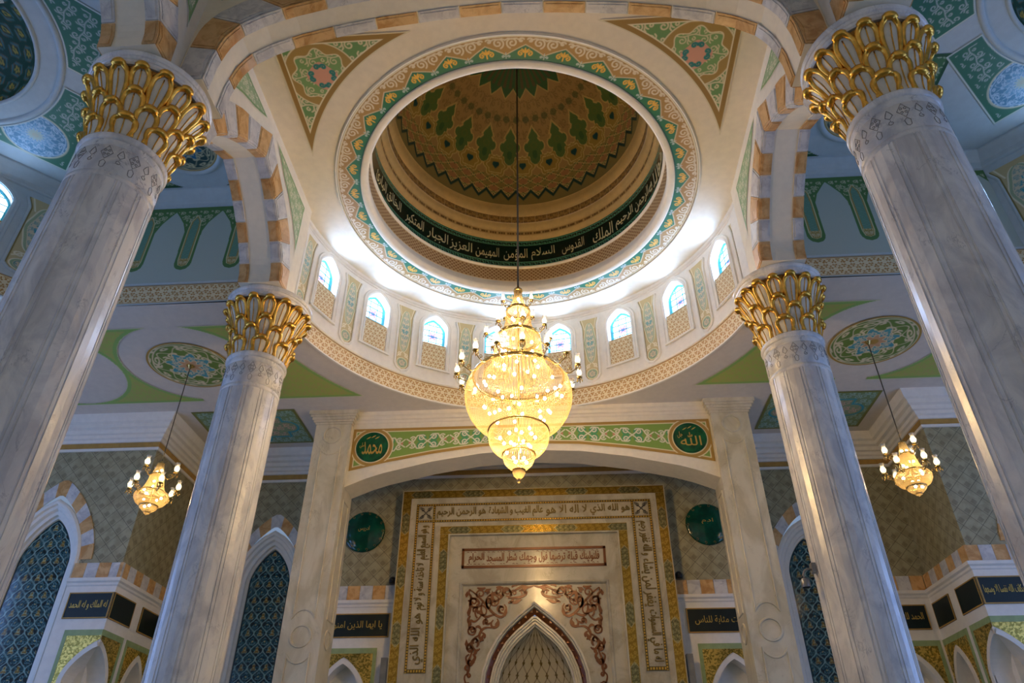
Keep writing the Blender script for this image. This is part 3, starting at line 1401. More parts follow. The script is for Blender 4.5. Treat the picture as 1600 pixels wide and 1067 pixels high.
k = 0
for s, side in ((-1, 'left'), (1, 'right')):
    for c0, u0, u1, nm in ((-2.7, COLN, .2, 'wall_arcade_%s' % side), (-8.7, -11.7, COLN, 'wall_arcade_%s_rear' % side)):
        mpA = sideface(s * XI, s)
        mpB = sideface(s * XO, s)
        top = ZC + .02 if c0 > -5 else ZC + 1.2
        wobj = arch_wall(nm, SIDE_I, c0, u0, u1, mpA, mpB, XO - XI, top, ZB + .05, 'plaster')
        voussoirs('voussoir_blocks', SIDE_I, SIDE_E, c0, 12, mpA, XO - XI, wobj)
        for m in (1, -1):
            if c0 > -5 or m == 1:
                hyp = [(c0 + m * x, z) for x, z in ((2.44, 13.30), (2.30, 13.62), (1.9, 13.98), (1.45, 14.28), (.9, 14.55), (.30, 14.93))]
                tri = hyp + [(c0 + m * 2.42, 14.88)]
                green_panel('spandrel_panel', mpA, tri, wobj, .26)

# cross arch
mpF = front(-6.05)
YFAR = -5.25
TH = YFAR + 6.05
cross = arch_wall('wall_cross_arch', CROSS_I, 0, -XO, XO, mpF, front(YFAR), TH, ZC + 1.2, ZC + .02, 'plaster')
voussoirs('voussoir_blocks', CROSS_I, CROSS_E, 0, 16, mpF, TH, cross)
for m in (1, -1):
    tri = [(m * x, z) for x, z in ((1.6, 15.75), (3.2, 15.35), (4.4, 14.95), (5.2, 14.45), (5.3, 15.75))]
    green_panel('spandrel_panel', mpF, tri, cross, .3, '#5F9A6A', '#3F7A50')

# =================================================================== columns
BELL = [(.575, 10.42), (.58, 10.6), (.60, 10.9), (.645, 11.2), (.71, 11.5), (.78, 11.7), (.84, 11.82), (.86, 11.86)]


def rb(z):
    P = np.array(BELL)
    return float(np.interp(z, P[:, 1], P[:, 0]))


def petal_geo(z0, z1, ha, thick):
    # one leaf: enamel face with a gilded rolled rim and midrib
    body, rim = MB(), MB()
    nq, nu = 16, 8

    def ctr(q):
        z = z0 + (z1 - z0) * q
        off = .025 + .065 * q * q
        return z, rb(z) + off

    def hw(q):
        k = .62 + .38 * min(1, q / .6)
        t = max(0, (q - .74) / .26)
        return ha * k * math.sqrt(max(0, 1 - t * t))

    def pt(q, u, lift=0.0):
        z, r = ctr(q)
        a = u * hw(q)
        rr = r + lift + .03 * (1 - u * u) * min(1, (1 - q) * 6)
        return (rr * math.cos(a), rr * math.sin(a), z)
    rows = []
    for i in range(nq + 1):
        q = i / nq
        rows.append([pt(q, -1 + 2 * j / nu) for j in range(nu + 1)])
    body.grid(rows)
    path, rad = [], []
    for i in range(0, 13):
        q = i / 12 * .97
        path.append(pt(q, -1, .012))
        rad.append(thick * (.6 + .4 * q))
    for j in range(1, 8):
        a = PI / 8 * j
        q = .97 + .035 * math.sin(a)
        u = -math.cos(a)
        z, r = ctr(1)
        w = hw(.97)
        path.append(((r + .02 + .02 * math.sin(a)) * math.cos(u * w), (r + .02 + .02 * math.sin(a)) * math.sin(u * w), z0 + (z1 - z0) * q))
        rad.append(thick * (1 + .45 * math.sin(a)))
    for i in range(12, -1, -1):
        q = i / 12 * .97
        path.append(pt(q, 1, .012))
        rad.append(thick * (.6 + .4 * q))
    rim.tube(path, rad, 8)
    rim.tube([pt(q / 10, 0, .006) for q in range(0, 10)], .010, 5)
    return body, rim


def make_column():
    root = thing('marble_column', 'fluted marble column', 'column', (CX, COLF, 0))
    mb = MB()
    mb.box(-.95, .95, -.95, .95, 0, .35)
    mb.lathe([(.92, .35), (.95, .42), (.92, .5), (.80, .55), (.78, .62), (.84, .70), (.80, .78), (.70, .82)], 48)
    mb.build('base', 'shaft', root)
    # shaft: twelve broad fillets between paired hollows
    mb = MB()
    ang, rad = [], []
    for k in range(12):
        a = 2 * PI * k / 12
        st = 2 * PI / 12
        for f, r in ((.0, .640), (.36, .642), (.37, .630), (.41, .627), (.45, .630), (.46, .640), (.56, .640), (.57, .630), (.61, .627), (.65, .630), (.66, .640)):
            ang.append(a + st * f)
            rad.append(r)
    prof = [(.80, .72), (.9, .985), (1.4, 1.0), (5, 1.0), (9.55, .985), (9.62, .975)]
    rows = [[(r * k * math.cos(a), r * k * math.sin(a), z) for a, r in zip(ang, rad)] for z, k in prof]
    mb.grid(rows, 0, False, wrap=True)
    mb.build('fluted_shaft', 'shaft', root)
    mb = MB()
    mb.lathe([(.60, 9.58), (.632, 9.6), (.632, 9.68), (.622, 9.685), (.622, 9.70), (.632, 9.705), (.632, 10.22), (.622, 10.225), (.622, 10.24), (.632, 10.245), (.632, 10.36)], 64)
    cm = lambda u, z, d: ((.633 + d) * math.cos(u / .633), (.633 + d) * math.sin(u / .633), z)
    for k in range(10):
        u = 2 * PI * .633 * k / 10
        w = .011
        D = [(u, 9.92), (u + .085, 10.06), (u, 10.2), (u - .085, 10.06)]
        mb.ribbon(D, w, cm, -.002, .003, 1, True)
        for sx in (-1, 1):
            for sz in (-1, 1):
                mb.ribbon([(u + sx * a, 10.06 + sz * b) for a, b in spiral(.03, .035, .026, 1.2, .9, 1, 8, .6)], .009, cm, -.002, .003, 1)
        v = u + .2
        mb.ribbon([(v, 10.16), (v + .03, 10.1), (v + .05, 10.04), (v, 9.98), (v - .05, 10.04), (v - .03, 10.1)], w, cm, -.002, .003, 1, True)
        mb.ribbon([(v, 9.96)] + [(v + a, 9.9 + b) for a, b in spiral(0, 0, .04, 1.6, 1.0, 1, 9, .5)], .009, cm, -.002, .003, 1)
        mb.ribbon([(u, 9.9), (u + .04, 9.85), (u + .03, 9.76), (u, 9.74), (u - .03, 9.76), (u - .04, 9.85)], .009, cm, -.002, .003, 1, True)
    mb.build('carved_collar', ['collar', 'carved'], root)
    mb = MB()
    mb.lathe([(.60, 10.34), (.64, 10.35), (.665, 10.38), (.672, 10.42), (.665, 10.46), (.64, 10.49), (.59, 10.50)], 64)
    mb.build('neck_ring', 'shaft', root)
    mb = MB()
    mb.lathe(BELL, 48)
    pass
    mb.build('capital_bell', 'gold_paint', root)
    mb = MB()
    mb.lathe([(.84, 11.84), (.90, 11.83), (.925, 11.86), (.93, 11.91), (.945, 11.92), (.955, 11.95), (.955, 11.97), (.975, 11.98), (.992, 12.01), (.995, 12.05),
              (.985, 12.08), (.96, 12.10), (0, 12.10)], 64, sm=False)
    mb.build('abacus', 'shaft', root)
    st = PI / 8
    rows = [(10.44, 10.83, .27, .5), (10.50, 11.11, .235, 0), (10.72, 11.36, .215, .5), (11.0, 11.80, .18, 0), (11.25, 11.79, .165, .5)]
    first = True
    for z0, z1, ha, ph in rows:
        body, rim = petal_geo(z0, z1, ha * .95, .048)
        p = body.build('petal', 'petal', root)
        q = rim.build('gilded_rim', 'gold', p)
        for k in range(8):
            if k == 0:
                p.rotation_euler.z = ph * PI / 4
                continue
            c = p.copy()
            COL.objects.link(c)
            c.rotation_euler.z = (k + ph) * PI / 4
            e = q.copy()
            COL.objects.link(e)
            e.parent = c
    return root


COLG = 'nave columns with gilded capitals'
c1 = make_column()
c1['kind'] = 'thing'
tag(c1, 'far fluted marble column with gilded leaf capital, the one carrying a small clamped spotlight', 'column', COLG)
for x, y, l in ((-CX, COLF, 'far fluted marble column with gilded leaf capital and no spotlight, before the left aisle'),
                (-CX, COLN, 'large near marble column at the left edge, its gilded capital under the cross arch'),
                (CX, COLN, 'large near marble column at the right edge, its gilded capital under the cross arch')):
    c = copy_tree(c1)
    c.location = (x, y, 0)
    tag(c, l, 'column', COLG)

# =================================================================== side bays behind the arcades
CUT = 11.45


def bay_wall_cols(s):
    def col(x, z):
        n = len(x)
        C = canvas(n, '#B9C4B8')
        P = 1.22
        p = ((x - 8.22) / P + .5) % 1 - .5
        ax = np.abs(p) * P
        # green pendant and the spandrels above it
        hwp = np.interp(z, [12.98, 13.02, 13.1, 13.2, 14.25, 14.55, 14.8, 14.95, 15.05], [0, .12, .19, .215, .225, .33, .50, .61, .62])
        ins = ax < hwp
        C = over(C, ins * 1., '#557F43')
        m = (z > 14.45) & (ax < hwp - .05) & (z < 14.97)
        C = over(C, m * scr(x, z, 0.3, .02), '#D5D3B0')
        ow = np.interp(z, [13.1, 13.14, 13.3, 14.3, 14.6, 14.82], [0, .10, .14, .145, .12, 0])
        o = ax < ow
        C = over(C, o * 1., '#A8924C')
        iw = ow - .045
        C = over(C, (ax < iw) * (z > 13.35) * 1., '#5E8E72')
        st = ((x * .8 + z * 1.6) / .09) % 1
        C = over(C, (ax < iw) * (z > 13.35) * (st < .35) * .7, '#8FB6A6')
        C = over(C, (ax < iw + .02) * (z < 13.35) * scr(ax, z, 0.15, .015), '#E6DFBC')
        C = over(C, line(np.abs(ax - ow), .02, .012) * (z > 13.1) * (z < 14.82), '#DCD6A8')
        return C
    return col


mats_done = {}
for s, side in ((-1, 'left'), (1, 'right')):
    mp = front(YB)
    mb = MB()
    mb.poly([(s * (XO - .75), YB, ZL), (s * CUT, YB, ZL), (s * CUT, YB, ZB), (s * (XO - .75), YB, ZB)])
    e = (s * (CUT + 6), YB - 6)
    f = (s * CUT, YB)
    # diagonal wall in two pieces round its window
    dm = lambda u, z, d, s=s: (s * (CUT + u / math.sqrt(2) - d / math.sqrt(2)), YB - u / math.sqrt(2) - d / math.sqrt(2), z)
    ga = interp_z([(x, z) for x, z in arch_pts(0, .42, 14.55, 14.95, 10)])
    uw = 1.85
    us = [0, uw - .421] + [uw + .42 * math.sin(k / 8 * PI / 2) for k in range(-8, 9)] + [uw + .421, 8.5]
    for p, q in zip(us[:-1], us[1:]):
        m = (p + q) / 2
        if abs(m - uw) < .42:
            mb.poly([dm(p, ZL, 0), dm(q, ZL, 0), dm(q, 13.92, 0), dm(p, 13.92, 0)])
            mb.poly([dm(p, ga(p - uw), 0), dm(q, ga(q - uw), 0), dm(q, ZB, 0), dm(p, ZB, 0)])
        else:
            mb.poly([dm(p, ZL, 0), dm(q, ZL, 0), dm(q, ZB, 0), dm(p, ZB, 0)])
    # crown moulding and string courses along both walls
    for pr in ([(15.12, 0), (15.14, .04), (15.2, .05), (15.26, .12), (15.38, .2), (15.5, .3), (15.56, .3)], [(12.52, 0), (12.52, .05), (12.56, .06), (12.6, 0)], [(11.94, 0), (11.94, .04), (11.97, .04), (11.98, 0)]):
        rows = []
        k = math.tan(PI / 8)
        for end in range(3):
            r = []
            for z, d in pr:
                if end == 0:
                    r.append((s * (XO - .5), YB - d, z))
                elif end == 1:
                    r.append((s * (CUT - d * k), YB - d, z))
                else:
                    r.append(dm(8.5, z, d))
            rows.append(r)
        mb.grid(rows, 0, False)
    path = arch_pts(uw, .44, 14.55, 14.97, 12, base=13.0)
    mb.mould(path, [(0, 0), (0, .03), (.05, .045), (.08, .03), (.11, .05), (.14, .05), (.155, 0)], dm, flip=1)
    bw = struct(mb.build('wall_bay_%s' % side, 'pale'))
    window_obj(9 if s < 0 else 10, dm, uw, .42, 13.92, 14.55, 14.95, .25, 1.0)
    fcol = bay_wall_cols(s)

    def pos(U, V, s=s):
        x, z = 6.3 + (CUT - 6.3) * U, 12.6 + (15.1 - 12.6) * V
        return s * x, np.full(len(U), YB - .012), z

    paint('painted_niches', 420, 210, pos, lambda U, V: fcol(6.3 + (CUT - 6.3) * U, 12.6 + 2.5 * V), bw)
    lat_grid('gilt_lattice_band', lambda u, z, d, s=s: (s * u, YB - d, z), 6.3, CUT - .02, 11.98, 12.52, .20, 420, 44, bw)
    lat_grid('gilt_lattice_band', dm, .02, 8, 11.98, 12.52, .20, 620, 44, bw)
    lat_grid('gilt_lattice', dm, uw - .42, uw + .42, 13.04, 13.9, .115, 84, 90, bw)

    def pos2(U, V, dm=dm):
        z = 12.705 + (14.93 - 12.705) * V
        x = (U * 2 - 1) * cartouche_half(z) * 1.9
        P = np.array([dm(.62 + a, b, .015) for a, b in zip(x, z)])
        return P[:, 0], P[:, 1], P[:, 2]

    def col2(U, V):
        z = 12.705 + (14.93 - 12.705) * V
        return cart_cols((U * 2 - 1) * cartouche_half(z), z)

    paint('ornament_panel', 70, 150, pos2, col2, bw)
    mb = MB()
    zs = np.linspace(12.705, 14.93, 40)
    pth = [(.62 - 1.9 * float(cartouche_half(z)), z) for z in zs[::-1]] + [(.62 + 1.9 * float(cartouche_half(z)), z) for z in zs[1:]]
    mb.mould(pth, [(0, 0), (0, .03), (-.03, .045), (-.06, .03), (-.07, 0)], dm, flip=1)
    mb.build('panel_moulding', 'pale', bw)

    # bay ceiling with its shallow dome
    cx0, cy0, r1 = 12.15, -5.65, 2.28
    mb = MB()
    rows = []
    n = 96
    for k in range(5):
        r = []
        for i in range(n):
            a = 2 * PI * i / n
            c, t = math.cos(a), math.sin(a)
            lim = min((abs((YB - cy0) / t) if t > 1e-6 else 1e9), (abs((-16 - cy0) / t) if t < -1e-6 else 1e9),
                      ((19.0 - cx0) / c if c > 1e-6 else 1e9), ((6.0 - cx0) / c if c < -1e-6 else 1e9))
            q = r1 + (lim - r1) * k / 4
            r.append((s * (cx0 + q * c), cy0 + q * t, ZB))
        rows.append(r)
    mb.grid(rows, 0, False, wrap=True)
    bc = struct(mb.build('ceiling_bay_%s' % side, 'pale'))
    mb = MB()
    for rr, w in ((2.30, .05), (2.78, .07)):
        mb.lathe([(rr - w, 0), (rr - w * .6, -.04), (rr + w * .6, -.04), (rr + w, 0)], 96, (s * cx0, cy0, ZB))
    mb.lathe([(.80, 0), (.82, -.05), (.90, -.06), (.95, 0)], 64, (s * 8.1, -1.9, ZB))
    mb.build('ring_moulding', 'pale', bc)

    def dpos(U, V, s=s):
        a = U * 2 * PI
        e = V * 1.5
        return s * (cx0 + r1 * np.cos(e) * np.cos(a)), cy0 + r1 * np.cos(e) * np.sin(a), ZB + 1.1 * np.sin(e)

    def dcol(U, V):
        n = len(U)
        N = 20
        row = V * 7.5
        p = (U * N + .5 * np.floor(row)) % 1 - .5
        q = row % 1 - .5
        C = canvas(n, '#24503C')
        d = np.abs(np.abs(p) * 2 + np.abs(q) * 1.0 - .62)
        C = over(C, line(d, .16, .08), '#4E8A86')
        C = over(C, line(np.abs(d - .14), .05, .05), '#8A6A4A')
        f = np.hypot(p * 1.8, q * .8)
        C = over(C, (f < .2 + .06 * np.cos(5 * np.arctan2(q, p))) * 1., '#C2A84A')
        C = over(C, (f < .07) * 1., '#2A5A3A')
        C = over(C, (V < .02) * 1., '#B79A5A')
        return C

    paint('shallow_dome', 420, 70, dpos, dcol, bc, wrap=True)
    R45 = math.sqrt(.5)

    def uv2xy(u, v, s=s):
        # rotated bay frame, v towards the nave corner
        return s * (cx0 + (u - v) * R45), cy0 + (u + v) * R45

    def corner_panel(u0, u1, v0, v1, oval, s=s):
        def pos(U, V):
            u, v = u0 + (u1 - u0) * U, v0 + (v1 - v0) * V
            x, y = uv2xy(u, v)
            return x, y, np.full(len(U), ZB - .015)

        def mask(U, V):
            return np.hypot(u0 + (u1 - u0) * U, v0 + (v1 - v0) * V) > 2.86

        def col(U, V):
            u, v = u0 + (u1 - u0) * U, v0 + (v1 - v0) * V
            C = canvas(len(U), '#3F7A5C')
            e = np.minimum(np.minimum(np.abs(u - u0), np.abs(u1 - u)), np.minimum(v1 - v, np.hypot(u, v) - 2.86))
            C = over(C, (e > .13) * scr(u, v, 0.40, .025), '#C6CDC0')
            if oval:
                ou, ov = u - oval[0], v - oval[1]
                r = np.hypot(ou, ov)
                R = oval[2]
                rc = rosette(ou, ov, R, .02, 14, ('#C9C7A8', '#5C93B0', '#BFD6E4', '#6FA6C2', '#C2CDB8'))
                m = (r < R)[:, None]
                C = np.where(m, rc, C)
                C = over(C, line(np.abs(r - R - .03), .07, .02), '#3F7A5C')
            C = over(C, line(np.abs(e - .02), .04, .02), '#DCE0D2')
            return C

        paint('corner_panel', 150, 150, pos, col, bc, mask=mask)

    corner_panel(-.2 + .05, 2.55, 1.2, 3.62, (1.78, 2.72, .74))
    corner_panel(-2.55, -.72, 1.2, 3.62, None)

    def rpos(U, V, s=s):
        r, a = .8 * V, U * 2 * PI
        return s * (8.1 + r * np.cos(a)), -1.9 + r * np.sin(a), np.full(len(U), ZB - .012)

    paint('medallion', 160, 40, rpos, lambda U, V: rosette(.8 * V * np.cos(U * 2 * PI), .8 * V * np.sin(U * 2 * PI), .8, .02, 8,
                                                          ('#B59A5A', '#2C4A44', '#C9C39A', '#2A6E8A', '#B98A5A')), bc, wrap=True)

    def tpos(U, V, s=s):
        x, y = 6.6 + 3.0 * U, -3.3 + 2.72 * V
        return s * x, y, np.full(len(U), ZB - .012)

    def tmask(U, V):
        x, y = 6.6 + 3.0 * U, -3.3 + 2.72 * V
        return (np.hypot(x - 8.1, y + 1.9) > 1.42) & (np.abs(x - 8.1) > .5)

    def tcol(U, V):
        x, y = 6.6 + 3.0 * U, -3.3 + 2.72 * V
        C = canvas(len(U), '#4B7A48')
        C = over(C, scr(x, y, 0.42, .02), '#C9CFAE')
        e = np.minimum(np.minimum(U * 3, 3 - U * 3), np.minimum(V * 2.72, 2.72 - V * 2.72))
        return over(C, (e < .07) * 1., '#2F5A34')

    paint('corner_panel', 130, 120, tpos, tcol, bc, mask=tmask)

# =================================================================== lower ceiling on the prayer-niche side
mb = MB()
xs = sorted(set([-20, -XR - .01, XR + .01, 20] + [RW * math.sin(k / 48 * PI / 2) for k in range(-48, 49)]))
for a, b in zip(xs[:-1], xs[1:]):
    lo = lambda x: YW + math.sqrt(max(0, RW * RW - x * x)) if abs(x) <= RW else YB
    mb.poly([(a, lo(a), ZL), (b, lo(b), ZL), (b, 8.2, ZL), (a, 8.2, ZL)])
low = struct(mb.build('ceiling_lower', 'rose_plaster'))
low.name = 'ceiling_lower'

MX, MY = 8.85, 2.38


def green_region(x, y):
    ax = np.abs(x)
    e = np.minimum(y - .62, 4.26 - y)
    e = np.minimum(e, np.hypot(ax - MX, y - MY) - 1.76)
    e = np.minimum(e, np.hypot(ax - MX - 3.75, y - MY) - 1.76)
    e = np.minimum(e, np.hypot(x, y - YW) - 6.47)
    e = np.where(np.abs(ax - MX) < .42, -1, e)
    return e


for s in (-1, 1):
    x0, x1, y0, y1 = 4.3, 14.4, .6, 4.3

    def pos(U, V, s=s):
        return s * (x0 + (x1 - x0) * U), y0 + (y1 - y0) * V, np.full(len(U), ZL - .012)

    def mask(U, V):
        return green_region(x0 + (x1 - x0) * U, y0 + (y1 - y0) * V) > 0

    def col(U, V):
        x, y = x0 + (x1 - x0) * U, y0 + (y1 - y0) * V
        e = green_region(x, y)
        C = canvas(len(U), '#B2C25E')
        C = over(C, scr(x, y, 0.36, .02) * .8, '#C4B06E')
        C = over(C, (e < .13) * 1., '#96BE64')
        C = over(C, (e < .035) * 1., '#DCD9B4')
        return C

    paint('green_panel', 460, 170, pos, col, low, mask=mask)

    def rpos(U, V, s=s):
        r, a = 1.1 * V, U * 2 * PI
        return s * (MX + r * np.cos(a)), MY + r * np.sin(a), np.full(len(U), ZL - .02)

    paint('medallion', 288, 72, rpos, lambda U, V: rosette(1.1 * V * np.cos(U * 2 * PI), 1.1 * V * np.sin(U * 2 * PI), 1.1, .02, 8,
                                                          ('#B58F3F', '#6E8A3C', '#E0D3AC', '#4F9FA6', '#C9A07A')), low, wrap=True)

    def bpos(U, V, s=s):
        return s * (6.85 + 3.1 * U), 4.86 + 2.15 * V, np.full(len(U), ZL - .012)

    def bcol(U, V):
        x, y = (U - .5) * 3.1, (V - .5) * 2.15
        C = canvas(len(U), '#7F9A6E')
        ax, ay = np.abs(x), np.abs(y)
        C = over(C, scr(x, y, 0.42, .02), '#A9CBBF')
        rect = np.maximum(ax - .95, ay - .62)
        lobe = np.hypot(ax - 1.0, y) - .33
        lobe2 = np.hypot(x, ay - .66) - .28
        d = np.minimum(rect, np.minimum(lobe, lobe2))
        C = over(C, (d < 0) * 1., '#8FA37C')
        C = over(C, (d < -.08) * scr(x, y, 0.46, .02), '#E2B7A0')
        C = over(C, line(np.abs(d), .07, .03), '#3F9FA8')
        e = np.minimum(1.55 - ax, 1.075 - ay)
        C = over(C, (e < .09) * 1., '#86853F')
        return C

    paint('blue_panel', 200, 140, bpos, bcol, low)

# =================================================================== lower walls with crown cornice
PTH = [(-20, YF), (-XR, YF), (-XR, YR), (XR, YR), (XR, YF), (20, YF)]


def off_path(d):
    # plan path moved d towards the nave
    return [(-20, YF - d), (-XR + d, YF - d), (-XR + d, YR - d), (XR - d, YR - d), (XR - d, YF - d), (20, YF - d)]


def plan_sweep(mb, prof, mi=0, path=off_path, sm=False):
    rows = []
    for j in range(6):
        rows.append([(path(d)[j][0], path(d)[j][1], z) for d, z in prof])
    mb.grid(rows, mi, sm)


WXB, WXF = 7.92, 13.3                     # tall window axes: back wall and forward walls
# forward walls with window openings, jog walls, back wall with openings for windows and prayer niche
WB = dict(hw=.62, spr=7.85, apx=8.88)
WFD = dict(hw=.74, spr=7.75, apx=9.0)


def tall_opening(mb, mp, u0, u1, cx, hw, spr, apx, ztop, zbase=7.0):
    f = interp_z(arch_pts(cx, hw, spr, apx, 14))
    us = [u0, cx - hw - .001] + [cx + hw * math.sin(k / 14 * PI / 2) for k in range(-14, 15)] + [cx + hw + .001, u1]
    for a, b in zip(us[:-1], us[1:]):
        if abs((a + b) / 2 - cx) < hw:
            mb.poly([mp(a, f(a), 0), mp(b, f(b), 0), mp(b, ztop, 0), mp(a, ztop, 0)])
        else:
            mb.poly([mp(a, zbase, 0), mp(b, zbase, 0), mp(b, ztop, 0), mp(a, ztop, 0)])


ZW = 11.5
mpB, mpF2 = front(YR), front(YF)
for s_, nm in ((-1, 'left'), (1, 'right')):
    mb = MB()
    tall_opening(mb, mpB, *sorted((s_ * XR, s_ * 3.95)), s_ * WXB, WB['hw'] + .38, WB['spr'], WB['apx'] + .85, ZW)
    struct(mb.build('wall_back_%s' % nm, 'tile'))
    mb = MB()
    tall_opening(mb, mpF2, *sorted((s_ * 20, s_ * XR)), s_ * WXF, WFD['hw'] + .45, WFD['spr'], WFD['apx'] + .85, ZW)
    struct(mb.build('wall_front_%s' % nm, 'tile'))
    mb = MB()
    mb.poly([(s_ * XR, YF, 7.0), (s_ * XR, YR, 7.0), (s_ * XR, YR, ZW), (s_ * XR, YF, ZW)])
    struct(mb.build('wall_return_%s' % nm, 'tile'))
mb = MB()
mb.poly([mpB(-3.95, 10.31, 0), mpB(3.95, 10.31, 0), mpB(3.95, ZW, 0), mpB(-3.95, ZW, 0)])
struct(mb.build('wall_back_lintel', 'tile'))

mb = MB()
plan_sweep(mb, [(0, 10.95), (.05, 10.95), (.05, 11.03), (.03, 11.04)])
plan_sweep(mb, [(.03, 11.20), (.07, 11.21), (.09, 11.28), (.15, 11.31), (.16, 11.40), (.24, 11.42), (.27, 11.52), (.36, 11.56), (.37, 11.66), (.46, 11.70),
                (.50, 11.84), (.52, 11.94)])
plan_sweep(mb, [(.03, 11.04), (.045, 11.05), (.045, 11.19), (.03, 11.20)], 1)
struct(mb.build('trim_2', ['white', 'tan']))


def tall_window(n, mp, cx, hw, spr, apx, n_vs, ring):
    # deep moulded marble reveal, glazed ornament panel, striped voussoir ring
    root = None
    mb = MB()
    path = arch_pts(cx, hw, spr, apx, 16, base=0.0)
    mb.mould(path, [(0, -.30), (0, -.22), (.06, -.2), (.07, -.12), (.16, -.1), (.2, -.02), (.28, .0), (.3, .06), (.36, .07), (.42, .04), (.43, 0), (.43, -.02)], mp, flip=1)
    root = struct(mb.build('window_%d' % n, 'white'))
    mb = MB()
    m = 3
    a = resample(arch_pts(cx, hw + .43, spr, apx + .62, 24), n_vs * m + 1)
    b = resample(arch_pts(cx, hw + .43 + ring, spr, apx + .62 + ring * 1.35, 24), n_vs * m + 1)
    for k in range(n_vs):
        i, e = a[k * m:k * m + m + 1], b[k * m:k * m + m + 1]
        mb.prism([tuple(p) for p in i] + [tuple(p) for p in e[::-1]], mp, 0, .03, k % 2, back=False)
    mb.build('voussoir_blocks', ['vbrown', 'vgray'], root)
    f = interp_z(arch_pts(cx, hw, spr, apx, 16))
    hv = np.vectorize(f)
    zb = 3.2

    def xz(U, V):
        x = cx + (U * 2 - 1) * hw * .999
        return x, zb + (hv(x) - zb) * V

    def pos(U, V):
        x, z = xz(U, V)
        Q = np.array([mp(p, q, -.26) for p, q in zip(x, z)])
        return Q[:, 0], Q[:, 1], Q[:, 2]

    def col(U, V):
        x, z = xz(U, V)
        x = x - cx
        C = canvas(len(U), '#052125')
        P, H = .36, .46
        best = None
        C = over(C, scr(x, z, 0.36, .012) * .8, '#44777A')
        lobes = []
        for ox, oz in ((0, 0), (P / 2, H / 2)):
            dx = (x - ox + P / 2) % P - P / 2
            dz = (z - oz + H / 2) % H - H / 2
            th = np.arctan2(dz + .02, dx)
            r = np.hypot(dx * 1.15, dz + .02)
            R = .066 + .022 * np.cos(3 * th + PI / 2) + .028 * np.clip(np.sin(th), 0, 1) ** 4
            C = over(C, (r < R) * 1., '#86682C' if ox == 0 else '#15444A')
            C = over(C, line(np.abs(r - R), .014, .010), '#9DB39A' if ox == 0 else '#7FA5A2')
            C = over(C, (np.hypot(dx, dz) < .02) * 1., '#B9AE72')
        s = (np.cos(2 * PI * z / H) * .5 + .5)
        tri = np.abs(((x / P + .5) % 1) - .5) * 2
        C = over(C, line(np.abs(tri - s) * P / 2 / 1.6, .020, .012), '#8FAFA4')
        e = np.minimum(hw - np.abs(x), (hv(x + cx) - z) * .7)
        C = over(C, (e < .05) * 1., '#0B2E36')
        C = over(C, (e < .018) * 1., '#B9B08C')
        return C

    paint('ornament_glazing', 64, 330, pos, col, root, mat='glazed')
    return root


wn = 11
for s in (-1, 1):
    tall_window(wn, mpB, s * WXB, n_vs=11, ring=.30, **WB)
    tall_window(wn + 1, mpF2, s * WXF, n_vs=13, ring=.34, **WFD)
    wn += 2

# dado: white stucco band with niches, ledge and striped course above
ZD = 7.2
mb = MB()
SEGS = []      # (mp, u0, u1)
for s in (-1, 1):
    fr = sorted((s * XR, s * (WXF - 1.165)))
    SEGS.append((front(YF - .12), fr[0] + (.12 if s > 0 else 0) * -1, fr[1] - (.12 if s < 0 else 0) * -1, 'f%d' % s))
    SEGS.append((front(YF - .12), *sorted((s * (WXF + 1.165), s * 20)), 'o%d' % s))
    SEGS.append((sideface(s * (XR - .12), s), YF - .12, YR - .12, 'j%d' % s))
    b = sorted((s * (XR - .12), s * (WXB + 1.03)))
    SEGS.append((front(YR - .12), *b, 'b%d' % s))
    b = sorted((s * (WXB - 1.03), s * 3.935))
    SEGS.append((front(YR - .12), *b, 'm%d' % s))


def niche_arch(cx, hw):
    return arch_pts(cx, hw, 4.75, 5.52, 10)


# (centre, half-width) of the niches of each stretch; a corner niche folds round the jog
def cells_of(key, u0, u1):
    if key[0] == 'm':
        return [(-5.27 if u0 < 0 else 5.27, .56)]
    if key[0] == 'j':
        return [(u0, .66), (7.10, .42)]
    if key[0] == 'f':
        return [(u1 if key == 'f-1' else u0, .66)]
    n = 3 if key[0] == 'o' else 1
    w = (u1 - u0) / n
    return [(u0 + w * (k + .5), min(.52, w * .33)) for k in range(n)]


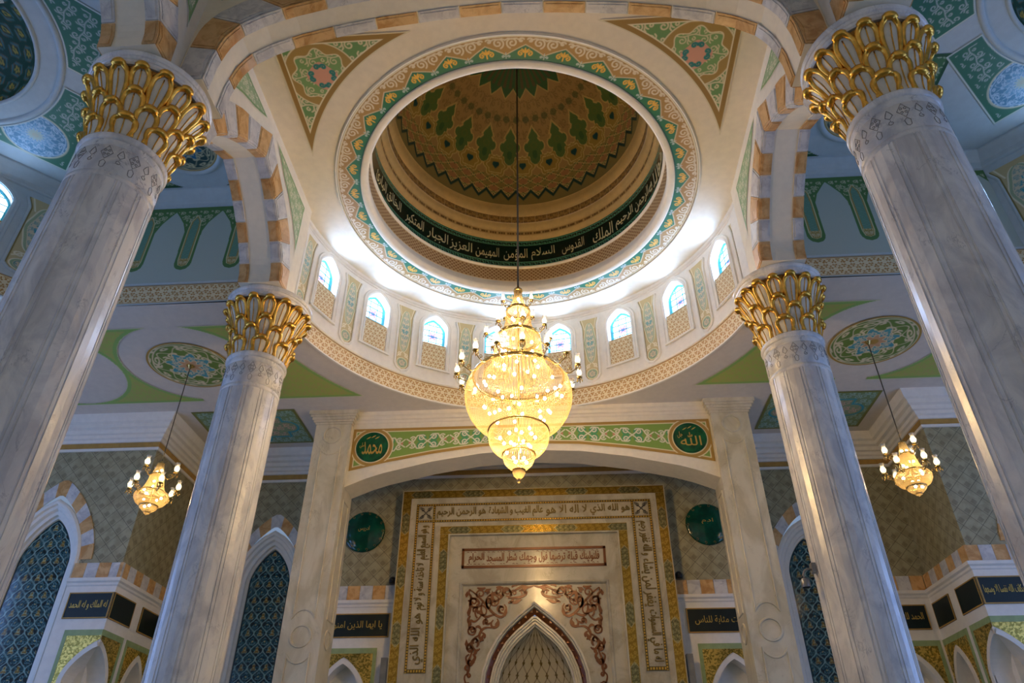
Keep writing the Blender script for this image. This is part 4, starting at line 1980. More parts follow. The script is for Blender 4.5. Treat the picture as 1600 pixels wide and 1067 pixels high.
for mp, u0, u1, key in SEGS:
    mb = MB()
    sp = MB()
    last = u0
    for cx, hw in cells_of(key, u0, u1):
        arc = niche_arch(cx, hw)
        a, b = max(u0, cx - hw), min(u1, cx + hw)
        f = interp_z(arc)
        if a > last + 1e-6:
            mb.poly([mp(last, 0, 0), mp(a, 0, 0), mp(a, ZD, 0), mp(last, ZD, 0)])
        us = sorted(set([a, b] + [x for x, _ in arc if a < x < b]))
        strip_wall(mb, us, f, lambda u: ZD, mp)
        last = b
        # plain recess behind the arch
        D = -.45
        lo, hi = (a, b)
        if cx - hw < u0 - 1e-6:
            lo = a + .45
        if cx + hw > u1 + 1e-6:
            hi = b - .45
        mb.poly([mp(lo, 0, D), mp(hi, 0, D), mp(hi, 5.7, D), mp(lo, 5.7, D)])
        path = [(x, f(x)) for x in us]
        full = ([(a, 0)] if a > u0 + 1e-6 else []) + path + ([(b, 0)] if b < u1 - 1e-6 else [])
        mb.grid([[mp(x, z, 0), mp(x, z, D)] for x, z in full], 0, False)
        mb.mould(full, [(0, -.02), (0, .035), (.12, .035), (.13, .0)], mp, flip=1)
        # green and gold spandrels
        A, B = max(u0, cx - hw - .34), min(u1, cx + hw + .34)
        if A > u0:
            A = max(A, u0 + .08)
        if B < u1:
            B = min(B, u1 - .08)
        top = 5.92
        sp.mbox(mp, A, B, top - .14, top, 0, .014, 0)
        ga, gb = A, B
        if A > u0 + 1e-6:
            sp.mbox(mp, A, A + .1, 2.6, top - .14, 0, .014, 0)
            ga = A + .1
        if B < u1 - 1e-6:
            sp.mbox(mp, B - .1, B, 2.6, top - .14, 0, .014, 0)
            gb = B - .1
        arc2 = arch_pts(cx, hw + .13, 4.75, 5.52 + .17, 10)
        f2 = interp_z(arc2)
        us = sorted(set([ga, gb] + [x for x, _ in arc2 if ga < x < gb] + [x for x in (cx - hw - .1301, cx + hw + .1301) if ga < x < gb]))
        for p, q in zip(us[:-1], us[1:]):
            m = (p + q) / 2
            z0, z1 = (f2(p), f2(q)) if abs(m - cx) < hw + .13 else (2.6, 2.6)
            sp.poly([mp(p, z0, .01), mp(q, z1, .01), mp(q, top - .14, .01), mp(p, top - .14, .01)], 1)
    if last < u1 - 1e-6:
        mb.poly([mp(last, 0, 0), mp(u1, 0, 0), mp(u1, ZD, 0), mp(last, ZD, 0)])
    # ledge, mitred at the jog
    rows = []
    for e in (0, 1):
        r = []
        for z, d in ((7.0, 0), (7.03, .03), (7.08, .04), (7.12, .09), (7.20, .10), (7.20, -.12)):
            u = u1 if e else u0
            if (key == 'f-1' and e) or False:
                u += d
            if key == 'f1' and not e:
                u -= d
            if key[0] == 'j':
                u += -d
            if key[0] == 'b' and ((key == 'b-1') == (not e)):
                u += d if not e else -d
            r.append(mp(u, z, d))
        rows.append(r)
    mb.grid(rows, 0, False)
    dado = struct(mb.build('wall_dado', 'white'))
    sp.build('mosaic_spandrel', ['sage', 'mosaic'], dado)
    mb = MB()
    n = max(2, round((u1 - u0) / .36))
    for k in range(n):
        a, b = u0 + (u1 - u0) * k / n, u0 + (u1 - u0) * (k + 1) / n
        mb.mbox(mp, a + .004, b - .004, ZD, ZD + .42, -.10, -.01, k % 2)
    mb.build('striped_course', ['vbrown', 'vgray'], dado)

# dark green lettered tablets
TAB = {'f': [(.12, 1.0)], 'o': [(.1, .9)], 'j': [(.0, .42), (.58, .97)], 'b': [(.04, .9)], 'm': [(.06, .95)]}
TXT = {'m-1': 'يا ايها الذين امنوا لا تدخلوا', 'm1': 'و اذ جعلنا البيت مثابة للناس', 'f-1': 'له الملك و له الحمد', 'f1': 'لا يكلف الله نفسا الا وسعها',
       'b1': 'الحمد لله رب العالمين', 'b-1': 'الحمد لله رب العالمين'}
LBL = {'m-1': 'dark green tablet with a gilded script line between the screen pier and portal, left side',
       'm1': 'dark green tablet with one gilded script line, on the right flank of the portal',
       'f-1': 'dark green lettered tablet beside the tall window at the far left edge',
       'f1': 'dark green lettered tablet above the niche at the far right edge',
       'j-1a': 'blank dark green tablet wrapping the corner beside the lettered one at the left window',
       'j1a': 'blank dark green tablet round the corner from the lettered one, right edge',
       'j-1b': 'second dark green tablet deeper in the left recess behind the fluted column',
       'j1b': 'second dark green tablet deeper in the right recess behind the fluted column',
       'b-1': 'dark green tablet on the recessed wall hidden behind the far left column',
       'b1': 'dark green tablet on the recessed wall right of the far right column'}
for mp, u0, u1, key in SEGS:
    if key[0] == 'o':
        continue
    for i, (a, b) in enumerate(TAB[key[0]]):
        p, q = u0 + (u1 - u0) * a, u0 + (u1 - u0) * min(b, .995)
        if key in ('f1',):
            p, q = u0 + .005, u1 - (u1 - u0) * a
        if key in ('m1',):
            p, q = u0 + (u1 - u0) * .08, u1 - .05
        if key in ('b-1',):
            p, q = u1 - (u1 - u0) * b, u1 - .1
            p, q = u0 + .02, u1 - .2
        k2 = key + ('ab'[i] if key[0] == 'j' else '')
        root = thing('lettered_tablet', LBL[k2], 'plaque', mp((p + q) / 2, 6.18, 0), 'green tablets along the dado')
        L = Vector(root.location)
        rel = lambda u, z, d, mp=mp, L=L: tuple(Vector(mp(u, z, d)) - L)
        mb = MB()
        mb.mbox(rel, p, q, 6.19, 6.84, .002, .02)
        mb.build('tablet', 'dark_green', root)
        mb = MB()
        mb.mould([(p, 6.19), (q, 6.19), (q, 6.84), (p, 6.84)], [(-.03, .03), (0, .03), (0, .0)], rel, closed=True, flip=-1)
        mb.build('gilt_frame', 'tan', root)
        if key in TXT:
            mb = MB()
            w = q - p
            letter(mb, TXT[key], lambda u, z, d: rel(u, z, d + .02), p + w * .08, q - w * .08, 6.40, 6.64, .008)
            mb.build('lettering', 'gilt_text', root)

# =================================================================== screen: two piers and a flat arch in front of the niche bay
YS = 5.35
SO = [(5.18, 9.66), (4.6, 9.90), (4.12, 10.05), (2.78, 10.36), (1.41, 10.57), (0, 10.64)]
SOF = [(-x, z) for x, z in SO] + [(x, z) for x, z in SO[:-1][::-1]]
mps = front(YS)
mb = MB()
f = interp_z(SOF)
us = [x for x, _ in SOF]
us = sorted(set(us + list(np.linspace(-5.18, 5.18, 41))))
strip_wall(mb, us, f, lambda u: ZL, mps)
strip_wall(mb, us, f, lambda u: ZL, front(YS + .85))
mb.grid([[mps(u, f(u), 0), mps(u, f(u), -.85)] for u in us], 0, False)
for pr in ([(11.62, 0), (11.64, .03), (11.7, .05), (11.72, .09), (11.8, .1), (11.84, .15), (11.94, .17)],):
    mb.grid([[mps(u, z, d) for z, d in pr] for u in (-5.3, 5.3)], 0, False)
screen = struct(mb.build('wall_screen', 'plaster'))
for s in (-1, 1):
    mb = MB()
    a, b = sorted((s * 5.18, s * 6.22))
    mb.box(a, b, 5.2, 6.2, 0, 11.60)
    mpp = front(5.2)
    c = (a + b) / 2
    for o, z0, z1 in ((.03, 11.56, 11.62), (.07, 11.62, 11.68), (.11, 11.68, 11.76), (.16, 11.76, 11.82), (.20, 11.82, 11.938)):
        mb.box(a - o, b + o, 5.2 - o, 6.2, z0, z1)
    # relief: discs and sunk panels
    ring = lambda zz, r: [(c + r * math.cos(2 * PI * k / 40), zz + r * math.sin(2 * PI * k / 40)) for k in range(40)]
    for zz in (11.22, 5.70):
        mb.mould(ring(zz, .255), [(-.03, 0), (-.02, .03), (.02, .03), (.03, 0)], mpp, 0, True)
    def panel(z0, z1, cut0, cut1):
        o = []
        if cut0:
            o += [(c + .33 * math.cos(t), z0 - .2 + .38 * math.sin(t)) for t in np.linspace(.55, PI - .55, 10)][::-1]
        else:
            o += [(c - .33, z0), (c + .33, z0)]
        if cut1:
            o += [(c + .33 * math.cos(t), z1 + .2 - .38 * math.sin(t)) for t in np.linspace(.55, PI - .55, 10)]
        else:
            o += [(c + .33, z1), (c - .33, z1)]
        return o
    for z0, z1, c0, c1 in ((6.15, 10.78, True, True), (2.0, 5.25, False, True)):
        mb.mould(panel(z0, z1, c0, c1), [(-.025, 0), (-.015, .025), (.015, .025), (.025, 0)], mpp, 0, True)
    mpi = (lambda u, z, d, s=s: (s * (5.18 - d), u, z))
    mb.mould([(5.45, 6.15), (5.95, 6.15), (5.95, 9.3), (5.45, 9.3)], [(-.025, 0), (-.015, .025), (.015, .025), (.025, 0)], mpi, 0, True)
    mb.mould([(5.7 + .22 * math.cos(2 * PI * k / 32), 5.7 + .22 * math.sin(2 * PI * k / 32)) for k in range(32)], [(-.03, 0), (-.02, .03), (.02, .03), (.03, 0)], mpi, 0, True)
    mb.build('pier', 'cream_marble', screen)


def fr_bot(x):
    return np.interp(np.abs(x), [0, 1.41, 2.78, 4.12, 4.6, 5.12], [10.84, 10.78, 10.60, 10.36, 10.25, 10.13])


def fpos(U, V):
    x = (U * 2 - 1) * 5.12
    b = fr_bot(x)
    return x, np.full(len(U), YS - .015), b + (11.45 - b) * V


def fcol(U, V):
    x = (U * 2 - 1) * 5.12
    b = fr_bot(x)
    z = b + (11.45 - b) * V
    ax = np.abs(x)
    C = canvas(len(U), '#B08A3E')
    e = np.minimum(np.minimum(11.45 - z, (z - b)), 5.12 - ax)
    C = over(C, (e > .09) * 1., '#82A348')
    C = over(C, line(np.abs(e - .1), .03, .015), '#EADFB6')
    # mirrored scrollwork: period along the panel
    P = 1.25
    p = ((ax + .2) / P) % 1
    q = np.abs(p - .5) * P
    mid = (b + 11.45) / 2
    y = z - mid
    d = np.minimum(dseg(q, np.abs(y), spiral(.17, .12, .10, 2.6, 1.3, -1, 14)), dseg(q, np.abs(y), spiral(.42, .10, .09, .6, 1.2, 1, 12)))
    d = np.minimum(d, dseg(q, np.abs(y), [(.0, .0), (.08, .06), (.2, .21), (.3, .2), (.42, .0), (.5, .04), (.6, .12)]))
    C = over(C, (e > .14) * (np.hypot(q - .17, np.abs(y) - .11) < .13) * .8, '#3E9A6A')
    C = over(C, (e > .12) * line(d, .035, .014), '#E6E0C4')
    C = over(C, (e > .12) * (np.hypot(q - .52, y) < .035) * 1., '#C98A6A')
    r = np.hypot(ax - 4.52, z - 10.86)
    C = over(C, (r < .59) * (e > .0) * 1., '#B08A3E')
    C = over(C, line(np.abs(r - .6), .03, .015) * (e > .05), '#EADFB6')
    C = over(C, line(np.abs(r - .48), .035, .015), '#EADFB6')
    return C


paint('painted_frieze', 1000, 90, fpos, fcol, screen)

for s, tx, l in ((-1, 'محمد', 'round emerald plaque with gilded calligraphy at the left end of the painted frieze'),
                 (1, '\ufdf2', 'round emerald plaque with gilded calligraphy at the right end of the painted frieze')):
    root = thing('round_plaque', l, 'plaque', (s * 4.52, YS - .016, 10.86), 'frieze plaques')
    mb = MB()
    pr = [(0, .02), (.43, .02), (.455, .03), (.465, .02), (.465, .0)]
    rows = [[(r * math.cos(2 * PI * k / 64), -d, r * math.sin(2 * PI * k / 64)) for k in range(64)] for r, d in pr[1:]]
    idx = mb.grid(rows, 0, True, wrap=True)
    mb.face(idx[0])
    mb.build('disc', 'disc_green', root)
    mb = MB()
    mq = lambda u, z, d: (u, -.02 - d, z)
    letter(mb, tx, mq, -.28, .30, -.24, .17, .012)
    for a, b in ((-.12, .27), (.02, .31), (.13, .27)):
        mb.ribbon([(a - .06, b - .02), (a, b + .015), (a + .06, b + .05)], [.01, .028, .008], mq, 0, .01)
    if s < 0:
        letter(mb, 'صلى', mq, -.36, -.20, -.03, .14, .012)
    else:
        letter(mb, 'جل', mq, -.34, -.20, .0, .2, .012)
    mb.build('lettering', 'gilt_text', root)

# wall roundels in the niche bay
for s, tx, l in ((-1, 'ادريس', 'dark green domed roundel with a gilded name on the tiled wall left of the portal'),
                 (1, 'ادم', 'dark green domed roundel with a gilded name on the tiled wall right of the portal')):
    root = thing('wall_roundel', l, 'plaque', (s * 5.14, YR - .005, 9.26), 'wall roundels')
    mb = MB()
    pr = [(.62, 0), (.63, .04), (.60, .07), (.54, .07), (.50, .09), (.35, .12), (.15, .135), (.01, .14)]
    rows = [[(r * math.cos(2 * PI * k / 64), -d, r * math.sin(2 * PI * k / 64)) for k in range(64)] for r, d in pr]
    mb.grid(rows, 0, True, wrap=True)
    mb.build('glass_dome', 'roundel_green', root)
    mb = MB()
    mq = lambda u, z, d: (u, -.128 - d, z)
    letter(mb, tx, mq, -.17, .17, -.02, .15, .012)
    mb.build('lettering', 'gilt_text', root)
    mb = MB()
    for k in range(14):
        t = 2 * PI * k / 14
        sp = spiral(0, 0, .05, t, .9, 1, 8)
        mb.ribbon([(.565 * math.cos(t) + a, .565 * math.sin(t) + b) for a, b in sp], .012, lambda u, z, d: (u, -.07 - d, z), 0, .006)
    mb.build('rim_scroll', 'bronze_text', root)

# =================================================================== prayer niche portal
YP = 7.25
portal = thing('prayer_niche_portal', 'tall marble prayer niche portal with nested gilded borders and script bands under the flat arch', 'prayer niche', (0, YP, 0))
pm = lambda u, z, d: (u, -d, z)          # local: plane of the portal face
ZT = 10.30


def frame_band(mb, xo, xi, zo, zi, d0, d1, mi=0, bottom=0.0):
    # inverted-U band between outer (xo, zo) and inner (xi, zi)
    for s in (-1, 1):
        a, b = sorted((s * xo, s * xi))
        mb.mbox(pm, a, b, bottom, zi, d0, d1, mi)
    mb.mbox(pm, -xo, xo, zi, zo, d0, d1, mi)


mb = MB()
frame_band(mb, 3.92, 3.90, ZT, ZT - .02, -.6, .03)
frame_band(mb, 3.64, 3.49, 10.045, 9.885, -.05, .0)
frame_band(mb, 2.88, 2.72, 9.28, 9.16, -.05, .0)
frame_band(mb, 2.47, 2.43, 8.92, 8.88, -.12, .04)
# sunk marble field with the lettered tablet, stepped down to the niche panel
for s in (-1, 1):
    a, b = sorted((s * 2.43, s * 2.10))
    mb.mbox(pm, a, b, 0, 8.88, -.2, -.06)
mb.mbox(pm, -2.10, 2.10, 7.55, 8.88, -.2, -.06)
mb.mould([(-2.10, 0), (-2.10, 7.55), (2.10, 7.55), (2.10, 0)], [(0, -.06), (-.03, -.03), (-.06, -.04), (-.10, -.12)], pm, flip=1)
OUT = [(-1.44, 0), (-1.42, 4.7), (-1.36, 5.2), (-1.22, 5.62), (-1.02, 5.98), (-.78, 6.28), (-.45, 6.58), (0, 6.93)]
OUT = OUT + [(-x, z) for x, z in OUT[:-1][::-1]]
INN = [(-1.06, 0), (-1.05, 4.7), (-1.0, 5.1), (-.88, 5.45), (-.72, 5.74), (-.5, 5.99), (-.26, 6.18), (0, 6.40)]
INN = INN + [(-x, z) for x, z in INN[:-1][::-1]]
f = interp_z([(x, z) for x, z in OUT[1:-1]])
us = sorted(set([-2.0, -1.43] + [x for x, _ in OUT[1:-1]] + [1.43, 2.0]))
for a, b in zip(us[:-1], us[1:]):
    if abs((a + b) / 2) > 1.42:
        mb.poly([pm(a, 0, -.12), pm(b, 0, -.12), pm(b, 7.46, -.12), pm(a, 7.46, -.12)])
    else:
        mb.poly([pm(a, f(a), -.12), pm(b, f(b), -.12), pm(b, 7.46, -.12), pm(a, 7.46, -.12)])
mb.build('marble_field', 'portal', portal)

# gilded mosaic borders


def border_cols(x, z, per=1.55):
    # x across 0..1, z along
    C = canvas(len(x), '#9A7A28')
    C = over(C, scr(x * .25, z, 0.21, .012), '#CDAA4C')
    p = (z / per) % 1
    t = np.abs(p - .5) * per
    w = np.abs(x - .5) * 2
    m = (t < .34 - .14 * w) & (w < .86)
    C = over(C, m * 1., '#6E6A42')
    C = over(C, m * scr(x * .25, z, 0.15, .012), '#B7AE7A')
    C = over(C, line(np.abs(t - (.34 - .14 * w)), .02, .012) * (w < .9), '#C9B98A')
    C = over(C, (w > .88) * 1., '#D3BC7C')
    return C


def m_gild():
    n = Nodes('gilded_mosaic_border')
    a = n.add('ShaderNodeAttribute')
    a.attribute_name = 'Col'
    return n.set(col=a.outputs['Color'], rough=.22, metal=.75)


MAT['gild'] = m_gild()


def strip(name, u0, u1, z0, z1, along, colf, nu, nv, d=.0, mat='gild'):
    def pos(U, V):
        return u0 + (u1 - u0) * U, np.full(len(U), -d), z0 + (z1 - z0) * V

    def col(U, V):
        if along == 'z':
            return colf(U, (z1 - z0) * (1 - V))
        return colf(V, (u1 - u0) * U)
    return paint(name, nu, nv, pos, col, portal, mat=mat)


for xo, xi, zo, zi, d in ((3.90, 3.64, ZT - .02, 10.045, .01), (2.72, 2.47, 9.16, 8.92, .01)):
    for s in (-1, 1):
        a, b = sorted((s * xo, s * xi))
        strip('gilded_border', a, b, 0, zi, 'z', border_cols, 16, 420, d)
    strip('gilded_border', -xo, xo, zi, zo, 'x', lambda x, z, o=xo: border_cols(x, z + .2), 400, 16, d)

# script bands with beaded edges
mb = MB()
frame_band(mb, 3.49, 2.88, 9.885, 9.28, -.06, -.02)
mb.build('script_band', 'portal', portal)


def bead_cols(x, z):
    C = canvas(len(x), '#6E5A2C')
    p = (z / .075) % 1
    return over(C, ((p > .25) & (p < .8) & (x > .2) & (x < .8)) * 1., '#D9AE48')


ZSB = 5.18
for xo, xi, zo, zi in ((3.47, 3.40, 9.865, 9.80), (2.97, 2.90, 9.365, 9.30)):
    for s in (-1, 1):
        a, b = sorted((s * xo, s * xi))
        strip('beaded_edge', a, b, ZSB, zi, 'z', bead_cols, 8, 560, .0)
    strip('beaded_edge', -xo, xo, zi, zo, 'x', bead_cols, 620, 8, .0)
for s in (-1, 1):
    a, b = sorted((s * 3.40, s * 2.97))
    strip('beaded_edge', a, b, ZSB, ZSB + .1, 'x', bead_cols, 60, 8, .0)
    strip('beaded_edge', a - .0, b, 9.30, 9.365, 'x', bead_cols, 60, 8, .001)
    aa, bb = sorted((s * 2.97, s * 2.90))
    strip('beaded_edge', aa, bb, 9.365, 9.80, 'z', bead_cols, 8, 60, .001)
    # corner square with knotwork
    mb = MB()
    c = s * 3.185
    cz = 9.585
    mb.mbox(pm, c - .19, c + .19, cz - .19, cz + .19, -.02, .0, 0)
    for sx in (-1, 1):
        for sz in (-1, 1):
            mb.ribbon([(c + sx * p, cz + sz * q) for p, q in spiral(.10, .10, .062, .6, 1.2, 1, 12)], .02, pm, 0, .012, 1)
            mb.ribbon([(c + sx * p, cz + sz * q) for p, q in ((0.0, .02), (.05, .04), (.13, .17), (.18, .18))], .018, pm, 0, .012, 1)
            mb.ribbon([(c + sx * p, cz + sz * q) for p, q in ((.02, .0), (.04, .05), (.17, .13), (.18, .18))], .018, pm, 0, .012, 1)
    mb.build('knotwork_corner', ['portal', 'groove'], portal)

mb = MB()
ps = lambda u, z, d: pm(u, z, d - .02)
top = ['هو الله الذي', 'لا اله الا هو', 'عالم الغيب و الشهادة', 'هو الرحمن الرحيم']
xs_ = [2.9, 1.65, .35, -1.35, -2.9]
for t, a, b in zip(top, xs_[:-1], xs_[1:]):
    letter(mb, t, ps, b + .05, a - .05, 9.42, 9.75, .018, bold=.008)
mb.build('lettering', 'bronze_text', portal)
mb = MB()
# vertical lines: text turned to read upward on the left, downward on the right
left = ['هو الله الذي', 'لا تاخذه سنة و لا نوم', 'و هو السميع العليم']
zz = [5.35, 6.75, 8.15, 9.25]
for t, a, b in zip(left, zz[:-1], zz[1:]):
    letter(mb, t, lambda u, z, d: pm(-z, u, d - .02), a + .05, b - .05, 3.0, 3.37, .018, bold=.008)
right = ['له ما في السموات', 'يغفر لمن يشاء', 'و الله غفور رحيم']
for t, a, b in zip(right, zz[:-1], zz[1:]):
    letter(mb, t, lambda u, z, d: pm(z, -u, d - .02), -b + .05, -a - .05, 3.0, 3.37, .018, bold=.008)
mb.build('lettering', 'bronze_text', portal)

# framed tablet over the niche
mb = MB()
for s in (-1, 1):
    a, b = sorted((s * 2.06, s * 1.99))
    mb.mbox(pm, a, b, 7.93, 8.50, -.07, -.03)
mb.mbox(pm, -2.06, 2.06, 8.43, 8.50, -.07, -.03)
mb.mbox(pm, -2.06, 2.06, 7.93, 8.00, -.07, -.03)
pt = lambda u, z, d: pm(u, z, d - .06)
ws = ['فلنولينك', 'قبلة', 'ترضها', 'فول', 'وجهك', 'شطر', 'المسجد', 'الحرام']
wd = [.60, .34, .50, .30, .55, .36, .56, .50]
x = 1.90
for t, w_ in zip(ws, wd):
    letter(mb, t, pt, x - w_ + .03, x - .03, 8.07, 8.36, .015, bold=.007)
    x -= w_ * 3.80 / sum(wd)
rnd = random.Random(3)
x = 1.85
while x > -1.88:
    w_ = rnd.uniform(.05, .1)
    for zc in (8.04, 8.385):
        if rnd.random() < .8:
            mb.ribbon([(x - w_, zc), (x - w_ / 2, zc + .015), (x, zc - .01)], [.008, .02, .006], pt, 0, .01)
    x -= w_ + rnd.uniform(.02, .07)
mb.build('lettered_tablet', 'brown_inlay', portal)

# arabesque spandrels (traced in plan, raised inlay)
def AQ(X, Y):
    return (X - 828) / 299., 6.9 + (275 - Y) * .00341


mb = MB()
pa = lambda u, z, d: pm(u, z, d - .12)
curves = [
    [(285, 140), (335, 175), (400, 235), (455, 300), (500, 345), (555, 370), (590, 340), (598, 295), (580, 265)],
    [(455, 300), (470, 250), (520, 235), (560, 205), (575, 165), (610, 140), (640, 175), (625, 205), (590, 200)],
    [(640, 175), (690, 140), (740, 120), (780, 135), (828, 118)],
    [(610, 215), (660, 215), (720, 210), (760, 190), (770, 165)],
    [(700, 160), (735, 150), (760, 165), (745, 185)],
    [(400, 235), (385, 290), (395, 340), (430, 365), (470, 350), (500, 345)],
    [(395, 340), (360, 385), (330, 400), (300, 380), (290, 420), (300, 460), (335, 440), (350, 470), (330, 500), (295, 490)],
    [(520, 375), (540, 410), (520, 440), (480, 445), (470, 410), (490, 385)],
    [(480, 445), (430, 440), (395, 460), (375, 500), (385, 535), (415, 540)],
    [(375, 500), (340, 520), (310, 555), (330, 600), (360, 620), (385, 600)],
    [(310, 555), (280, 575), (285, 610), (310, 625), (325, 600), (305, 585)],
    [(330, 600), (310, 660), (295, 690), (310, 730), (335, 700), (345, 665)],
    [(300, 640), (270, 660), (285, 700), (305, 740), (290, 780), (300, 810), (318, 795), (305, 780)],
    [(290, 780), (265, 800), (275, 845), (300, 880), (290, 920), (310, 960), (300, 1010), (280, 1040), (300, 1090), (285, 1150)],
    [(300, 880), (325, 890), (318, 850)],
    [(285, 140), (280, 175), (305, 200), (290, 260), (300, 300), (290, 350)],
    [(290, 260), (330, 290), (360, 275)],
    [(420, 150), (455, 160), (430, 180)],
    [(510, 130), (540, 125), (570, 140)],
]
curves += [
    [(300, 210), (345, 215), (375, 255), (345, 270)], [(455, 300), (430, 275), (440, 235), (475, 215), (505, 235), (500, 265)],
    [(560, 205), (530, 180), (490, 170), (450, 195)], [(590, 340), (545, 330), (520, 300), (540, 275), (570, 290)],
    [(430, 365), (420, 400), (445, 420), (470, 405)], [(345, 440), (370, 430), (395, 460)], [(620, 240), (655, 255), (690, 250), (720, 225)],
    [(660, 215), (640, 245), (610, 255)], [(740, 120), (720, 100), (690, 110)], [(640, 130), (660, 110), (690, 115)], [(350, 130), (390, 140), (420, 130)],
    [(275, 230), (300, 235), (310, 265)], [(300, 350), (280, 380), (285, 410)], [(350, 520), (375, 560), (360, 590)], [(400, 480), (425, 500), (420, 525)],
    [(330, 640), (350, 660), (345, 690)], [(280, 720), (270, 745), (290, 760)],
]
cr = [(455, 240, 30, 1.1), (560, 300, 26, 1.0), (430, 400, 26, 1.0), (660, 175, 28, 1.1), (745, 165, 26, 1.0), (350, 545, 24, 1.0), (310, 700, 20, .9), (300, 860, 18, .9), (380, 178, 38, 1.3), (325, 240, 33, 1.2), (395, 320, 62, 1.25), (490, 240, 70, 1.3), (600, 165, 42, 1.2), (318, 462, 36, 1.1), (300, 590, 24, 1.0), (345, 300, 26, .9), (535, 160, 26, .9)]
for m in (1, -1):
    for c in curves:
        c2 = chaikin(c, 2)
        n = len(c2)
        mb.ribbon([(m * AQ(*p)[0], AQ(*p)[1]) for p in c2], [.034 + .036 * math.sin(PI * i / (n - 1)) ** 2 for i in range(n)], pa, 0, .02)
    for X, Y, r, t in cr:
        sp = spiral(X, Y, r, 2.2, t, 1, 20, .75)
        mb.ribbon([(m * AQ(*p)[0], AQ(*p)[1]) for p in sp], [.05 - .016 * i / 20 for i in range(21)], pa, 0, .02)
    for X, Y, a, L in ((690, 240, .3, 40), (755, 140, .2, 34), (520, 415, 1.2, 34), (592, 320, 1.4, 40), (400, 520, 1.1, 36), (352, 625, 1.0, 28), (335, 690, 1.3, 30), (275, 560, 1.6, 30),
                       (478, 200, 1.57, 46), (440, 150, .4, 30), (360, 320, 2.6, 28), (285, 320, 1.5, 34), (300, 410, 1.3, 30), (545, 135, .3, 30), (265, 180, 1.4, 26)):
        dx, dy = math.cos(a) * L, -math.sin(a) * L
        mb.ribbon([(m * AQ(X - dx, Y - dy)[0], AQ(X - dx, Y - dy)[1]), (m * AQ(X - dx * .2, Y - dy * .2)[0], AQ(X - dx * .2, Y - dy * .2)[1]), (m * AQ(X + dx, Y + dy)[0], AQ(X + dx, Y + dy)[1])],
                  [.02, .10, .008], pa, 0, .022)
mb.build('arabesque_lattice', 'brown_inlay', portal)

# niche: stepped moulding, gilt scallop band, net-patterned hollow
mb = MB()
mb.mould(OUT, [(.05, -.12), (.05, -.06), (.0, -.05), (-.02, -.10), (-.05, -.11), (-.06, -.20)], pm, 0)
mb.mould(OUT, [(-.06, -.20), (-.19, -.30)], pm, 1)
O2 = resample(OUT, 120)
I2 = resample(INN, 120)
mid = O2 * .42 + I2 * .58
mb.mould([tuple(p) for p in mid], [(.06, -.30), (.05, -.24), (.0, -.24), (-.01, -.28), (-.05, -.28), (-.07, -.33), (-.12, -.33), (-.13, -.38), (-.17, -.4)], pm, 0)
n = 64
R = resample([(x * .93, z - .08) for x, z in OUT], n + 1)
for k in range(n):
    a, b = R[k], R[k + 1]
    c = (a + b) / 2
    t = (b - a) / (np.hypot(*(b - a)) or 1)
    nn = np.array((-t[1], t[0]))
    mb.prism([tuple(c - t * .045), tuple(c + t * .045), tuple(c - nn * .065)], lambda u, z, d: pm(u, z, d - .23), 0, .02, 1, back=False)
mb.build('niche_moulding', ['cream_marble', 'brown_inlay'], portal)

ni = interp_z([(x, z) for x, z in INN[1:len(INN) // 2 + 1]])
Ipath = resample(INN[:len(INN) // 2 + 1], 90)


def npos(U, V):
    hw = np.interp(V, np.linspace(0, 1, 90), -Ipath[:, 0]) + .05
    z = np.interp(V, np.linspace(0, 1, 90), Ipath[:, 1]) + .02
    a = PI * (1 - U)
    return hw * np.cos(a), .38 + hw * np.sin(a) * .9, z


def ncol(U, V):
    z = np.interp(V, np.linspace(0, 1, 90), Ipath[:, 1])
    C = canvas(len(U), '#CDBE98')
    N = 11
    H = .62
    p = (U * N) % 1
    s = np.cos(2 * PI * z / H) * .5 + .5
    tri = np.abs(p - .5) * 2
    m = (z > 5.0)
    C = over(C, m * line(np.abs(tri - s), .13, .06), '#5A3A12')
    for o in (0, .5):
        dp = np.abs((U * N + o + .5) % 1 - .5)
        dz = ((z - (.0 if o == 0 else H / 2) + H / 2) % H - H / 2)
        leaf = (dp * 6 + np.abs(dz) * 14 < 1)
        C = over(C, m * leaf * 1., '#6E5A2C')
    low = (z < 5.0) & (z > 3.2)
    w = np.sqrt(np.clip(1 - (np.abs(z - 4.55) / .42) ** 2, 0, 1)) * .42
    dp = np.abs(p - .5)
    C = over(C, low * (dp < w) * 1., '#A8843A')
    C = over(C, low * line(np.abs(dp - w), .08, .04), '#6B4414')
    return C


paint('niche_hollow', 221, 200, npos, ncol, portal, mat='glazed')

# =================================================================== chandeliers
def strand_curtain(mb, prof, n, w=.016, rings=0, mi=0, ph=0.0):
    # hanging strings of beads following a profile of (r, z)
    P = resample(prof, max(6, int(len(prof) * 3)))
    for k in range(n):
        a = 2 * PI * (k + ph) / n
        c, s = math.cos(a), math.sin(a)
        rows = []
        for r, z in P:
            for_t = w * (.5 if r > .05 else .25)
            rows.append([(r * c - s * for_t, r * s + c * for_t, z), ((r + w * .4) * c, (r + w * .4) * s, z), (r * c + s * for_t, r * s - c * for_t, z)])
        mb.grid(rows, mi, True)


def hoop(mb, r, z, h=.05, t=.02, n=64, mi=0):
    mb.lathe([(r - t, z - h / 2), (r + t * .6, z - h / 2), (r + t, z - h * .2), (r + t, z + h * .2), (r + t * .6, z + h / 2), (r - t, z + h / 2), (r - t, z - h / 2)], n, mi=mi)


